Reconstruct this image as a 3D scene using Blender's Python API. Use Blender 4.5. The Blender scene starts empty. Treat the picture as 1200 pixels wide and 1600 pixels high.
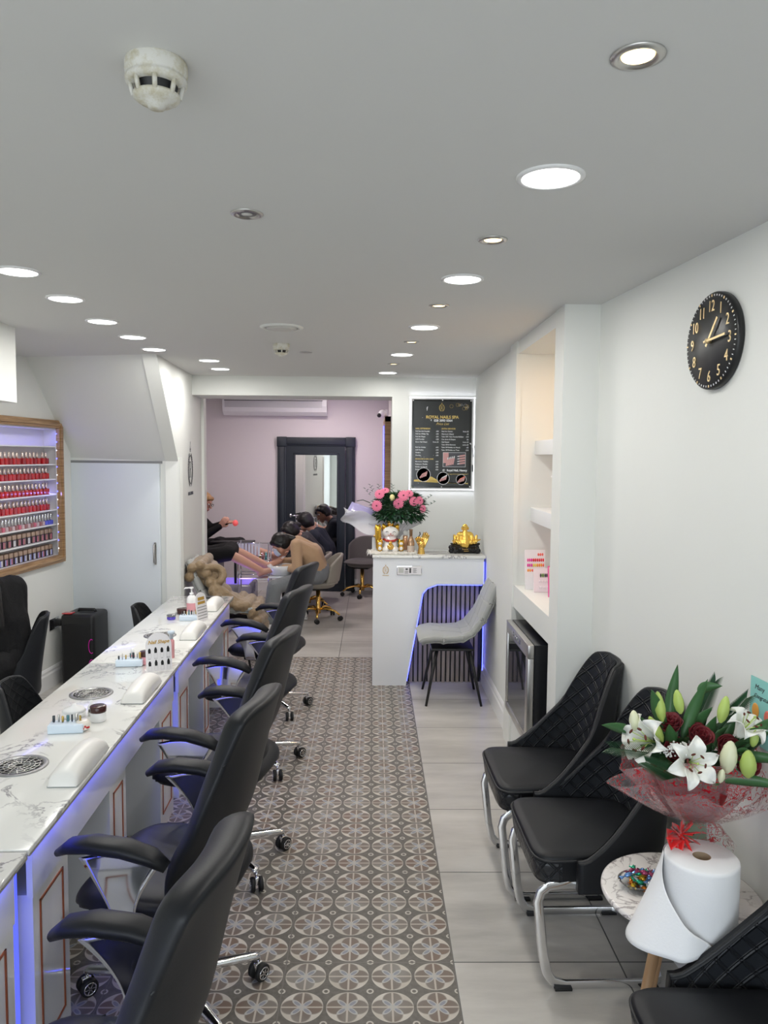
import bpy, bmesh, math, random
from mathutils import Vector, Matrix, noise
PI = math.pi
C = bpy.context.scene.collection
S = bpy.context.scene
rnd = random.Random(7)

# ---------------------------------------------------------------- camera
def rot_rows(yaw, pitch, roll):
    cy, sy = math.cos(yaw), math.sin(yaw)
    f = Vector((sy, cy, 0)); r = Vector((cy, -sy, 0)); u = Vector((0, 0, 1))
    f2 = f*math.cos(pitch) - u*math.sin(pitch); u2 = u*math.cos(pitch) + f*math.sin(pitch)
    r3 = r*math.cos(roll) + u2*math.sin(roll); u3 = u2*math.cos(roll) - r*math.sin(roll)
    return r3, u3, f2
cam_data = bpy.data.cameras.new('camera'); cam = bpy.data.objects.new('camera', cam_data); C.objects.link(cam)
R3, U3, F2 = rot_rows(.014879, .072082, .008396)
cam.matrix_world = Matrix(((R3.x, U3.x, -F2.x, 0), (R3.y, U3.y, -F2.y, 0), (R3.z, U3.z, -F2.z, 1.8157), (0, 0, 0, 1)))
cam_data.sensor_fit = 'VERTICAL'; cam_data.sensor_height = 36; cam_data.lens = 1196.7*36/1600
cam_data.clip_start = .05
S.camera = cam

# ---------------------------------------------------------------- world, exposure
S.view_settings.view_transform = 'Standard'; S.view_settings.look = 'None'; S.view_settings.gamma = 1
S.view_settings.use_curve_mapping = False
S.view_settings.exposure = -.32
W = bpy.data.worlds.new('world'); S.world = W; W.use_nodes = True
bg = W.node_tree.nodes['Background']; bg.inputs[1].default_value = 2.6
_t = W.node_tree; _c = _t.nodes.new('ShaderNodeTexCoord'); _s = _t.nodes.new('ShaderNodeSeparateXYZ'); _r = _t.nodes.new('ShaderNodeValToRGB')      # overcast sky above a darker street
_t.links.new(_c.outputs['Generated'], _s.inputs[0]); _m = _t.nodes.new('ShaderNodeMath'); _m.operation = 'MULTIPLY_ADD'; _m.inputs[1].default_value = .5; _m.inputs[2].default_value = .5
_t.links.new(_s.outputs[2], _m.inputs[0]); _t.links.new(_m.outputs[0], _r.inputs[0]); _t.links.new(_r.outputs[0], bg.inputs[0])
_r.color_ramp.elements[0].position = .47; _r.color_ramp.elements[0].color = (.10, .10, .10, 1); _r.color_ramp.elements[1].position = .54; _r.color_ramp.elements[1].color = (.84, .93, 1, 1)
try:
    S.cycles.use_denoising = True
    S.cycles.max_bounces = 10; S.cycles.diffuse_bounces = 6; S.cycles.glossy_bounces = 5
    S.cycles.transparent_max_bounces = 24; S.cycles.transmission_bounces = 8
    S.cycles.sample_clamp_indirect = 6; S.cycles.caustics_reflective = False; S.cycles.caustics_refractive = False
except Exception: pass

def area_light(name, loc, size, size_y, power, color, target=None, shape='RECTANGLE', spread=None, portal=False):
    l = bpy.data.lights.new(name, 'AREA'); l.shape = shape; l.size = size
    if shape in ('RECTANGLE', 'ELLIPSE'): l.size_y = size_y
    l.energy = power; l.color = color
    if spread: l.spread = spread
    o = bpy.data.objects.new(name, l); C.objects.link(o); o.location = loc
    if target: o.rotation_euler = (Vector(target) - Vector(loc)).to_track_quat('-Z', 'Y').to_euler()
    if portal: l.cycles.is_portal = True
    return o
# daylight through the glazed shopfront behind the viewpoint
CEIL = 2.515
area_light('daylight_portal', (-.85, -1.62, 1.3), 4.0, 2.2, 1, (1, 1, 1), (-.85, 5, 1.3), portal=True)
area_light('shopfront_daylight', (-.85, -1.75, 1.45), 3.9, 2.0, 105, (.88, .95, 1.0), (-.85, 4, .5))

# ---------------------------------------------------------------- helpers
def mat(name, col, rough=.5, metal=0, spec=.5, coat=0, emit=None, es=0, sss=0, sheen=0, trans=0, alpha=1, ior=1.45):
    m = bpy.data.materials.new(name); m.use_nodes = True
    b = m.node_tree.nodes['Principled BSDF']
    def s(k, v):
        if k in b.inputs: b.inputs[k].default_value = v
    s('Base Color', (*col, 1)); s('Roughness', rough); s('Metallic', metal); s('Specular IOR Level', spec)
    s('Coat Weight', coat); s('Coat Roughness', .05); s('Sheen Weight', sheen); s('IOR', ior)
    s('Transmission Weight', trans); s('Alpha', alpha)
    if sss: s('Subsurface Weight', sss); s('Subsurface Radius', (.02, .008, .004)); s('Subsurface Scale', .5)
    if emit: s('Emission Color', (*emit, 1)); s('Emission Strength', es)
    return m
def nt(m): return m.node_tree, m.node_tree.nodes['Principled BSDF']
class X:
    """small expression wrapper over Math nodes"""
    def __init__(s, t, v): s.t = t; s.v = v
    def op(s, o, *a, clamp=False):
        n = s.t.nodes.new('ShaderNodeMath'); n.operation = o; n.use_clamp = clamp
        for i, q in enumerate((s,)+a):
            q = q.v if isinstance(q, X) else q
            if isinstance(q, (int, float)): n.inputs[i].default_value = q
            else: s.t.links.new(q, n.inputs[i])
        return X(s.t, n.outputs[0])
    def __add__(s, o): return s.op('ADD', o)
    def __sub__(s, o): return s.op('SUBTRACT', o)
    def __mul__(s, o): return s.op('MULTIPLY', o)
    def __truediv__(s, o): return s.op('DIVIDE', o)
    def lt(s, o): return s.op('LESS_THAN', o)
    def gt(s, o): return s.op('GREATER_THAN', o)
    def fract(s): return s.op('FRACT')
    def floor(s): return s.op('FLOOR')
    def abs(s): return s.op('ABSOLUTE')
    def mx(s, o): return s.op('MAXIMUM', o)
    def mn(s, o): return s.op('MINIMUM', o)
    def sqrt(s): return s.op('SQRT')
    def sin(s): return s.op('SINE')
def coords(m, kind='Object'):
    t = m.node_tree; tc = t.nodes.new('ShaderNodeTexCoord'); sp = t.nodes.new('ShaderNodeSeparateXYZ')
    t.links.new(tc.outputs[kind], sp.inputs[0]); return tc.outputs[kind], X(t, sp.outputs[0]), X(t, sp.outputs[1]), X(t, sp.outputs[2])
def mixc(m, fac, a, b):
    t = m.node_tree; n = t.nodes.new('ShaderNodeMix'); n.data_type = 'RGBA'
    for i, q in ((0, fac), (6, a), (7, b)):
        q = q.v if isinstance(q, X) else q
        if isinstance(q, (int, float)): n.inputs[i].default_value = q
        elif isinstance(q, tuple): n.inputs[i].default_value = (*q, 1)
        else: t.links.new(q, n.inputs[i])
    return n.outputs[2]
def noise_tex(m, vec, scale, detail=4, rough=.55, dist=0):
    t = m.node_tree; n = t.nodes.new('ShaderNodeTexNoise'); n.inputs['Scale'].default_value = scale
    n.inputs['Detail'].default_value = detail; n.inputs['Roughness'].default_value = rough; n.inputs['Distortion'].default_value = dist
    if vec is not None: t.links.new(vec, n.inputs['Vector'])
    return X(t, n.outputs[0])
def ramp(m, fac, stops):
    t = m.node_tree; n = t.nodes.new('ShaderNodeValToRGB')
    e = n.color_ramp.elements
    e[0].position, e[0].color = stops[0][0], (*stops[0][1], 1); e[1].position, e[1].color = stops[1][0], (*stops[1][1], 1)
    for p, c in stops[2:]: q = e.new(p); q.color = (*c, 1)
    t.links.new(fac.v if isinstance(fac, X) else fac, n.inputs[0]); return n.outputs[0]
def setc(m, sock): t, b = nt(m); t.links.new(sock, b.inputs['Base Color'])
def bump(m, h, strength=.3, dist=.01):
    t, b = nt(m); n = t.nodes.new('ShaderNodeBump'); n.inputs['Strength'].default_value = strength; n.inputs['Distance'].default_value = dist
    t.links.new(h.v if isinstance(h, X) else h, n.inputs['Height']); t.links.new(n.outputs[0], b.inputs['Normal'])

class MB:
    """collects shapes into one mesh object"""
    def __init__(s): s.v = []; s.f = []; s.m = []; s.sm = []; s.mats = []; s.M = Matrix.Identity(4); s.uv = {}
    def mi(s, m):
        if m not in s.mats: s.mats.append(m)
        return s.mats.index(m)
    def add(s, vs, fs, m, smooth=False, M=None):
        T = s.M @ M if M is not None else s.M
        o = len(s.v); s.v += [tuple(T @ Vector(v)) for v in vs]; k = s.mi(m)
        for f in fs: s.f.append([i+o for i in f]); s.m.append(k); s.sm.append(smooth)
        return s
    def box(s, x0, x1, y0, y1, z0, z1, m, M=None, bev=0):
        if bev:
            bm = bmesh.new(); bmesh.ops.create_cube(bm, size=1)
            for v in bm.verts: v.co = Vector(((x0+x1)/2+v.co.x*(x1-x0), (y0+y1)/2+v.co.y*(y1-y0), (z0+z1)/2+v.co.z*(z1-z0)))
            bmesh.ops.bevel(bm, geom=bm.edges[:], offset=bev, segments=3, affect='EDGES', profile=.5)
            s.bm(bm, m, True, M); return s
        v = [(x, y, z) for z in (z0, z1) for y in (y0, y1) for x in (x0, x1)]
        return s.add(v, [(0, 2, 3, 1), (4, 5, 7, 6), (0, 1, 5, 4), (2, 6, 7, 3), (0, 4, 6, 2), (1, 3, 7, 5)], m, False, M)
    def bm(s, bm, m, smooth=True, M=None):
        bm.verts.index_update(); s.add([v.co[:] for v in bm.verts], [[v.index for v in f.verts] for f in bm.faces], m, smooth, M); bm.free(); return s
    def lathe(s, prof, m, c=(0, 0, 0), n=24, smooth=True, M=None, cap=True, squash=(1, 1)):
        vs = []; fs = []
        for r, z in prof:
            for k in range(n): a = 2*PI*k/n; vs.append((c[0]+r*math.cos(a)*squash[0], c[1]+r*math.sin(a)*squash[1], c[2]+z))
        for i in range(len(prof)-1):
            for k in range(n): fs.append((i*n+k, i*n+(k+1) % n, (i+1)*n+(k+1) % n, (i+1)*n+k))
        if cap:
            if prof[0][0] > 1e-6: fs.append(tuple(range(n))[::-1])
            if prof[-1][0] > 1e-6: fs.append(tuple((len(prof)-1)*n+k for k in range(n)))
        return s.add(vs, fs, m, smooth, M)
    def ball(s, c, r, m, n=16, M=None):
        if isinstance(r, (int, float)): r = (r, r, r)
        vs = []; fs = []; h = n//2
        for i in range(h+1):
            t = PI*i/h
            for k in range(n):
                a = 2*PI*k/n; vs.append((c[0]+r[0]*math.sin(t)*math.cos(a), c[1]+r[1]*math.sin(t)*math.sin(a), c[2]+r[2]*math.cos(t)))
        for i in range(h):
            for k in range(n): fs.append((i*n+k, (i+1)*n+k, (i+1)*n+(k+1) % n, i*n+(k+1) % n))
        return s.add(vs, fs, m, True, M)
    def tube(s, pts, r, m, n=10, closed=False, sec=None, M=None, smooth=True, up=None):
        """sweep a round (or sec=(w,h) elliptical/ 'rect') section along pts; r number or list"""
        P = [Vector(p) for p in pts]; N = len(P); vs = []; fs = []
        prev = Vector(up) if up else None
        for i, p in enumerate(P):
            if closed: d = P[(i+1) % N]-P[i-1]
            else: d = P[min(i+1, N-1)]-P[max(i-1, 0)]
            d.normalize()
            if prev is None: prev = Vector((0, 0, 1)) if abs(d.z) < .9 else Vector((1, 0, 0))
            a = prev - d*prev.dot(d)
            if a.length < 1e-5: a = d.orthogonal()
            a.normalize(); b = d.cross(a); prev = a
            rr = r[i] if isinstance(r, (list, tuple)) else r
            for k in range(n):
                t = 2*PI*k/n; ca, sa = math.cos(t), math.sin(t)
                if sec:
                    e = sec[2] if len(sec) > 2 else 1
                    ca = math.copysign(abs(ca)**e, ca); sa = math.copysign(abs(sa)**e, sa)
                    vs.append(tuple(p+a*ca*sec[0]*rr+b*sa*sec[1]*rr))
                else: vs.append(tuple(p+(a*ca+b*sa)*rr))
        for i in range(N if closed else N-1):
            j = (i+1) % N
            for k in range(n): fs.append((i*n+k, i*n+(k+1) % n, j*n+(k+1) % n, j*n+k))
        if not closed: fs.append(tuple(range(n))[::-1]); fs.append(tuple((N-1)*n+k for k in range(n)))
        return s.add(vs, fs, m, smooth, M)
    def cyl(s, p0, p1, r0, m, r1=None, n=16, smooth=True): return s.tube([p0, p1], [r0, r0 if r1 is None else r1], m, n=n, smooth=smooth)
    def prism(s, poly, y0, y1, m, M=None, smooth=False):
        """poly in (x,z), extruded along y"""
        n = len(poly); vs = [(x, y0, z) for x, z in poly]+[(x, y1, z) for x, z in poly]
        fs = [tuple(range(n)), tuple(range(n, 2*n))[::-1]]+[(i, i+n, (i+1) % n+n, (i+1) % n) for i in range(n)]
        return s.add(vs, fs, m, smooth, M)
    def sheet(s, fn, nu, nv, m, thick=0, M=None, wrap=False):
        """grid surface fn(u,v)->xyz, u,v in 0..1; thick offsets along the normal to close it"""
        P = [[Vector(fn(i/(nu), j/(nv))) for j in range(nv+1)] for i in range(nu+(0 if wrap else 1))]
        A = len(P); B = nv+1; vs = [tuple(p) for r in P for p in r]; fs = []
        for i in range(A if wrap else A-1):
            for j in range(B-1): fs.append((i*B+j, ((i+1) % A)*B+j, ((i+1) % A)*B+j+1, i*B+j+1))
        if thick:
            N = []
            for i in range(A):
                for j in range(B):
                    a = P[(i+1) % A][j]-P[i-1][j] if wrap else P[min(i+1, A-1)][j]-P[max(i-1, 0)][j]; b = P[i][min(j+1, B-1)]-P[i][max(j-1, 0)]
                    c = a.cross(b); N.append(c.normalized() if c.length > 1e-12 else Vector((0, 0, 1)))
            o = len(vs); vs += [tuple(Vector(vs[k])-N[k]*(thick(k//B/max(1, A-1), k % B/(B-1)) if callable(thick) else thick)) for k in range(o)]
            fs += [tuple(q+o for q in f[::-1]) for f in fs]
            if not wrap:
                for j in range(B-1):
                    fs.append((j+1+o, j+o, j, j+1)); k = (A-1)*B; fs.append((k+j, k+j+o, k+j+1+o, k+j+1))
            for i in range(A if wrap else A-1):
                a, b = i*B, ((i+1) % A)*B
                fs.append((a, a+o, b+o, b)); fs.append((b+B-1, b+B-1+o, a+B-1+o, a+B-1))
        return s.add(vs, fs, m, True, M)
    def text(s, body, size, m, M, align='CENTER', ext=.001, squeeze=1.0, shear=0, bold=0):
        c = bpy.data.curves.new('lettering', 'FONT'); c.body = body; c.size = size; c.align_x = align; c.extrude = ext; c.resolution_u = 3; c.shear = shear; c.offset = bold
        o = bpy.data.objects.new('lettering', c); C.objects.link(o)
        me = bpy.data.meshes.new_from_object(o.evaluated_get(bpy.context.evaluated_depsgraph_get()))
        s.add([(v.co.x*squeeze, v.co.y, v.co.z) for v in me.vertices], [list(p.vertices) for p in me.polygons], m, False, M)
        bpy.data.objects.remove(o); bpy.data.curves.remove(c); bpy.data.meshes.remove(me); return s
    def build(s, name, parent=None, loc=(0, 0, 0), rot=0, weld=False, mods=None):
        me = bpy.data.meshes.new(name); me.from_pydata(s.v, [], s.f)
        for m in s.mats: me.materials.append(m)
        me.polygons.foreach_set('material_index', s.m); me.polygons.foreach_set('use_smooth', s.sm); me.update()
        bm = bmesh.new(); bm.from_mesh(me); bmesh.ops.recalc_face_normals(bm, faces=bm.faces[:]); bm.to_mesh(me); bm.free()
        o = bpy.data.objects.new(name, me); C.objects.link(o)
        if parent: o.parent = parent
        o.location = loc
        o.rotation_euler = (0, 0, rot)
        return o
def tag(o, label=None, cat=None, group=None, kind=None):
    if label: o['label'] = label
    if cat: o['category'] = cat
    if group: o['group'] = group
    if kind: o['kind'] = kind
    return o
def thing(name, label, cat, loc=(0, 0, 0), rz=0, group=None):
    o = bpy.data.objects.new(name, None); C.objects.link(o); o.location = loc; o.rotation_euler = (0, 0, rz); o.empty_display_size = .05
    return tag(o, label, cat, group)
def dup(o, label=None, loc=None, rz=None, group=None, parent=None, top=True):
    c = o.copy(); C.objects.link(c)
    if parent: c.parent = parent
    if top:
        if label: c['label'] = label
        if group: c['group'] = group
        if loc is not None: c.location = loc
        if rz is not None: c.rotation_euler = (0, 0, rz)
    for ch in list(o.children): dup(ch, parent=c, top=False)
    return c
def TR(x, y, z): return Matrix.Translation((x, y, z))
def RZ(a): return Matrix.Rotation(a, 4, 'Z')
def RX(a): return Matrix.Rotation(a, 4, 'X')
def RY(a): return Matrix.Rotation(a, 4, 'Y')
def SC(x, y, z): return Matrix.Diagonal((x, y, z, 1))
def blend(name, caps, m, parent=None, voxel=.012, smooth=3, balls=(), loc=(0, 0, 0), rz=0):
    """one continuous organic surface grown from tapered limbs and ellipsoids"""
    b = MB()
    for p0, r0, p1, r1 in caps:
        b.tube([p0, p1], [r0, r1], m, n=12); b.ball(p0, r0, m, 12); b.ball(p1, r1, m, 12)
    for q in balls: b.ball(q[0], q[1], m, 16, M=(TR(*q[0]) @ q[2] @ TR(*[-a for a in q[0]])) if len(q) > 2 else None)
    o = b.build(name, parent)
    md = o.modifiers.new('r', 'REMESH'); md.mode = 'VOXEL'; md.voxel_size = voxel; md.use_smooth_shade = True
    ms = o.modifiers.new('s', 'SMOOTH'); ms.iterations = smooth; ms.factor = .5
    dg = bpy.context.evaluated_depsgraph_get(); me = bpy.data.meshes.new_from_object(o.evaluated_get(dg))
    me.polygons.foreach_set('use_smooth', [True]*len(me.polygons))
    o.modifiers.clear(); old = o.data; o.data = me; bpy.data.meshes.remove(old)
    if not me.materials: me.materials.append(m)
    o.location = loc; o.rotation_euler = (0, 0, rz)
    return o

# ---------------------------------------------------------------- materials
M_wall = mat('wall_paint', (.76, .77, .74), .6, spec=.3)
_, wx, wy, wz = coords(M_wall); bump(M_wall, noise_tex(M_wall, _, 9, 3), .05, .01)
M_ceil = mat('ceiling_paint', (.68, .68, .665), .75, spec=.2)
M_door = mat('door_paint', (.70, .75, .79), .35)
M_gloss = mat('white_gloss', (.82, .84, .87), .12, coat=.6)
M_white = mat('white_satin', (.84, .84, .84), .35)
M_black = mat('black_plastic', (.012, .012, .013), .4)
M_chrome = mat('chrome', (.85, .86, .88), .09, metal=1)
M_steel = mat('brushed_steel', (.55, .54, .52), .3, metal=1)
M_gold = mat('gold_metal', (.95, .60, .16), .18, metal=1)
M_navy = mat('dark_navy_paint', (.012, .018, .028), .4)
M_rubber = mat('rubber', (.01, .01, .01), .6)
M_led_blue = mat('blue_led', (.05, .06, 1), .5, emit=(.07, .09, 1.0), es=9)
M_led_white = mat('white_led', (1, 1, 1), .5, emit=(.85, .9, 1.0), es=2)
M_lamp = mat('lamp_diffuser', (1, 1, 1), .5, emit=(1, 1, .97), es=9)
M_halo = mat('halogen_bulb', (1, .9, .6), .5, emit=(1, .72, .32), es=7)
M_mirror = mat('mirror_glass', (.9, .92, .92), .01, metal=1)
M_wood = mat('oak_trim', (.42, .25, .12), .45)
v, a, b_, c = coords(M_wood)
mp = M_wood.node_tree.nodes.new('ShaderNodeMapping'); mp.inputs['Scale'].default_value = (3, 3, 60); M_wood.node_tree.links.new(v, mp.inputs[0])
setc(M_wood, ramp(M_wood, noise_tex(M_wood, mp.outputs[0], 1.4, 5), [(.35, (.25, .145, .07)), (.65, (.47, .30, .16))]))
def marble(name, base, vein, scale=3.0, width=.03, rough=.12):
    m = mat(name, base, rough, coat=.5); v, x, y, z = coords(m)
    n1 = noise_tex(m, v, scale, 6, .6, .7); n2 = noise_tex(m, v, scale*.6, 2)
    veins = ((n1 - .5).abs()/width).op('ADD', 0, clamp=True)
    k = veins.op('SUBTRACT', 1).abs() * ((n2 - .43)*7).op('ADD', 0, clamp=True)
    setc(m, mixc(m, k, base, vein)); return m
M_marble = marble('white_marble', (.78, .78, .75), (.26, .25, .27), 4.2, .020)
M_marble2 = marble('table_marble', (.75, .72, .70), (.30, .27, .27), 11, .03)
# grey porcelain tiles
M_tile = mat('grey_porcelain', (.3, .29, .27), .32)
v, x, y, z = coords(M_tile)
jx = ((x - .303)/.6); jy = ((y - 2.633)/.6)
gx = (jx.fract() - .5).abs().gt(.4955); gy = (jy.fract() - .5).abs().gt(.4955); grout = gx.mx(gy)
mp = M_tile.node_tree.nodes.new('ShaderNodeMapping'); mp.inputs['Scale'].default_value = (.8, 3.2, 1); M_tile.node_tree.links.new(v, mp.inputs[0])
cell = ((jx.floor()*12.9898 + jy.floor()*78.233).sin()*43758.5).fract()
nz = noise_tex(M_tile, mp.outputs[0], 1.3, 7, .62) + cell*.06
colr = ramp(M_tile, nz, [(.33, (.37, .355, .33)), (.60, (.53, .51, .475)), (.8, (.62, .60, .565))])
setc(M_tile, mixc(M_tile, grout, colr, (.10, .098, .092)))
bump(M_tile, grout.op('SUBTRACT', 1).abs(), .4, .002)
# patterned encaustic runner
M_pat = mat('patterned_tile', (.3, .3, .3), .42)
v, x, y, z = coords(M_pat)
u = ((x - (.2284-.075))/.15).fract() - .5; w = ((y - (2.4085-.075))/.15).fract() - .5
r = (u*u + w*w).sqrt()
au = u.abs(); aw = w.abs()
def circ(cx, cy, rad): du = au - cx; dw = aw - cy; return (du*du + dw*dw).sqrt().lt(rad)
lobes = circ(0, .235, .205).mx(circ(.245, 0, .205))
lobes_out = circ(0, .235, .225).mx(circ(.245, 0, .225))
cross = au.lt(.022).mx(aw.lt(.022))
dl = (au + aw)*.7071; dt = (au - aw)*.7071
e1 = ((dl - .165)/.15); e2 = dt/.062; pet = (e1*e1 + e2*e2).sqrt()
disc = r.lt(.468)
cu = au - .5; cw = aw - .5; rc = (cu*cu + cw*cw).sqrt()
ring = rc.lt(.083) * rc.gt(.045)
nv = noise_tex(M_pat, v, 7, 5)
nf = noise_tex(M_pat, v, 60, 3)
n3 = noise_tex(M_pat, v, 5.3, 1)
light = ramp(M_pat, nv, [(.3, (.46, .42, .355)), (.7, (.62, .58, .52))])
dark = ramp(M_pat, nf, [(.3, (.105, .095, .082)), (.7, (.15, .138, .12))])
brown = ramp(M_pat, n3, [(.35, (.185, .13, .10)), (.5, (.18, .15, .125)), (.7, (.24, .225, .20))])
c0 = mixc(M_pat, disc, dark, light)
c1 = mixc(M_pat, lobes_out*disc, c0, (.33, .30, .26))
c2 = mixc(M_pat, lobes, c1, brown)
c3 = mixc(M_pat, cross*disc, c2, (.47, .42, .36))
c4 = mixc(M_pat, pet.lt(1.0)*disc, c3, (.42, .415, .40))
c5 = mixc(M_pat, pet.lt(.62), c4, (.25, .26, .30))
c6 = mixc(M_pat, ring, c5, (.50, .47, .41))
g4x = (((x - .303)/.6).fract() - .5).abs().gt(.4965); g4y = (((y - 2.633)/.6).fract() - .5).abs().gt(.4965)
setc(M_pat, mixc(M_pat, g4x.mx(g4y), c6, (.16, .148, .13)))

# ---------------------------------------------------------------- setting
def struct(b, name, **k): return tag(b.build(name, **k), kind='structure')
b = MB(); b.box(-5, .303-1.8-.0, -1.6, 11, -.06, 0, M_tile); b.box(.303, 2.2, -1.6, 6.833, -.06, 0, M_tile); b.box(-1.497, .303, 6.833, 11, -.06, 0, M_tile); b.box(.303, 2.2, 6.833, 11, -.06, 0, M_tile)
struct(b, 'floor')
b = MB(); b.box(-1.497, .303, -1.6, 6.833, -.06, 0, M_pat); struct(b, 'floor')
b = MB(); b.box(-3.4, 2.2, -1.6, 7.27, CEIL, CEIL+.1, M_ceil); struct(b, 'ceiling')
def wall(name, A, B, z0, z1, t, m=M_wall, holes=None, depth=None):
    """wall between plan points A,B; local x along it, thickness t to local -y"""
    A = Vector((*A, 0)); B = Vector((*B, 0)); d = B-A; L = d.length; ang = math.atan2(d.y, d.x)
    b = MB()
    if not holes: b.box(0, L, -t, 0, z0, z1, m)
    for h in holes or []:
        xa, xb, za, zb = h
        b.box(0, xa, -t, 0, z0, z1, m); b.box(xb, L, -t, 0, z0, z1, m); b.box(xa, xb, -t, 0, z0, za, m); b.box(xa, xb, -t, 0, zb, z1, m)
        if depth: b.box(xa-.01, xb+.01, -t-.01, -t, za-.01, zb+.01, m)
    o = struct(b, name); o.location = A; o.rotation_euler = (0, 0, ang); return o, L, ang
LA, LB = (-2.475, 6.32), (-3.05, -1.45)
CAB0, CAB1, CZ0, CZ1 = .20, 1.72, .98, 2.056      # cabinet span along the left wall from its far end
wl, LL, LANG = wall('wall_left', LA, LB, 0, CEIL, .14, holes=[(CAB0, CAB1, CZ0, CZ1)], depth=True)
def on_left(s, off=0, z=0):
    d = (Vector((*LB, 0))-Vector((*LA, 0))).normalized(); n = Vector((-d.y, d.x, 0)); return Vector((*LA, 0))+d*s+n*off+Vector((0, 0, z))
RA = Vector((-1.632, 7.42, 0)); RD = (Vector((-1.515, 5.42, 0))-RA).normalized()
sc_ = (Vector((-1.557, 6.16, 0))-RA).length; st_ = (Vector((-1.515, 5.42, 0))-RA).length
b = MB(); b.prism([(0, 0), (sc_, 0), (sc_, 1.765), (st_, CEIL), (0, CEIL)], -.10, 0, M_wall)
rw = struct(b, 'wall_left'); rw.location = RA; rw.rotation_euler = (0, 0, math.atan2(RD.y, RD.x))
# sloped soffit under the stairs (one plane)
p1 = Vector((-1.515, 5.42, CEIL)); p2 = RA+RD*sc_; p2.z = 1.765; p3 = Vector((-2.49, 6.37, 1.775))
nn = (p2-p1).cross(p3-p1); best = None
for k in range(2000):
    q = on_left(k*.001); q.z = CEIL
    e = abs(nn.dot(q-p1))
    if best is None or e < best[0]: best = (e, q)
p0 = best[1]
b = MB(); p = [p0, p1, p2, p3]; q = [a0+Vector((0, .05, .04)) for a0 in p]
b.add(p+q, [(0, 1, 2, 3), (4, 7, 6, 5), (0, 4, 5, 1), (1, 5, 6, 2), (2, 6, 7, 3), (3, 7, 4, 0)], M_wall); struct(b, 'wall_soffit')
# cupboard partition and flush sliding door below the soffit
o, L, ang = wall('wall_partition', (-1.545, 6.16), (-2.50, 6.36), 0, 1.80, .05)
b = MB()
b.box(.165, .955, .004, .03, .02, 1.745, M_door, bev=.003); b.box(.15, .965, -.002, .006, 1.745, 1.765, mat('shadow_gap', (.25, .25, .25), .6))
dd = struct(b, 'door_1'); dd.location = o.location; dd.rotation_euler = o.rotation_euler
b = MB(); b.tube([(.205, .03, .94), (.205, .055, .95), (.205, .055, 1.09), (.205, .03, 1.10)], .007, M_steel, n=8); b.box(.195, .215, .028, .034, .93, 1.11, M_steel)
b.build('door_handle', dd)
# right side: angled front wall, column, niche, back wall
wall('wall_right', (1.52, -1.45), (1.033, 3.53), 0, CEIL, .12)
b = MB(); b.box(.868, 1.30, 3.53, 3.70, 0, CEIL, M_wall); struct(b, 'wall_column')
NX = .872
b = MB()
b.box(1.30, 1.38, 3.70, 4.66, 0, CEIL, M_wall)              # niche back
b.box(NX, 1.38, 4.66, 4.72, 0, CEIL, M_wall)                # far cheek
b.box(NX-.012, NX+.02, 4.655, 4.86, 0, CEIL, M_wall)
b.box(NX, 1.30, 3.70, 4.66, .90, 1.035, M_wall)             # ledge
b.box(NX, 1.30, 3.70, 4.66, 0, .33, M_wall)                 # plinth below the fridge
b.box(NX, 1.30, 3.70, 4.66, 2.44, CEIL, M_wall)
struct(b, 'wall_niche')
wall('wall_right', (.90, 4.72), (.90, 6.83), 0, CEIL, .1)
b = MB(); b.box(.166, 1.0, 6.82, 7.27, 0, CEIL+.3, M_wall); struct(b, 'wall_reception')
b = MB(); b.box(-1.75, .166, 6.82, 7.27, 2.345, CEIL+.3, M_wall); struct(b, 'wall_beam')
# back room
M_back = mat('pink_lit_wall_paint', (.74, .69, .70), .6)  # wall paint with the pink of the room's light put into its colour
b = MB(); b.box(-3.9, .75, 10.3, 10.4, 0, 2.9, M_back); struct(b, 'wall_back')
b = MB(); b.box(-3.9, .75, 7.27, 10.4, 2.66, 2.75, M_ceil); struct(b, 'ceiling')
b = MB(); b.box(-3.0, -2.9, 7.27, 10.3, 0, 2.7, M_wall); struct(b, 'wall_left')
b = MB(); b.box(-3.0, -1.6, 7.30, 7.40, 0, 2.7, M_wall); struct(b, 'wall_left')
b = MB(); b.box(.20, .30, 7.27, 10.3, 0, 2.7, M_back); struct(b, 'wall_right')
# shopfront behind the viewpoint
b = MB(); b.box(-3.3, 1.8, -1.6, -1.5, 0, .25, M_wall); b.box(-3.3, 1.8, -1.6, -1.5, 2.4, CEIL, M_wall)
b.box(-3.3, -2.85, -1.6, -1.5, 0, CEIL, M_wall); b.box(1.2, 1.8, -1.6, -1.5, 0, CEIL, M_wall); struct(b, 'wall_front')
M_glass = bpy.data.materials.new('window_glass'); M_glass.use_nodes = True
t = M_glass.node_tree; t.nodes.clear(); o_ = t.nodes.new('ShaderNodeOutputMaterial'); mx = t.nodes.new('ShaderNodeMixShader'); g = t.nodes.new('ShaderNodeBsdfGlossy'); g.inputs['Roughness'].default_value = .02
tr = t.nodes.new('ShaderNodeBsdfTransparent'); mx.inputs[0].default_value = .06; t.links.new(tr.outputs[0], mx.inputs[1]); t.links.new(g.outputs[0], mx.inputs[2]); t.links.new(mx.outputs[0], o_.inputs[0])
b = MB(); b.box(-2.85, 1.2, -1.56, -1.55, .25, 2.4, M_glass); wi = struct(b, 'window_1')
b = MB()
for xx in (-2.85, -1.5, -.15, 1.16): b.box(xx, xx+.04, -1.59, -1.53, .25, 2.4, M_navy)
b.box(-2.85, 1.2, -1.59, -1.53, .25, .30, M_navy); b.box(-2.85, 1.2, -1.59, -1.53, 2.35, 2.4, M_navy); b.build('window_frame', wi)
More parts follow.
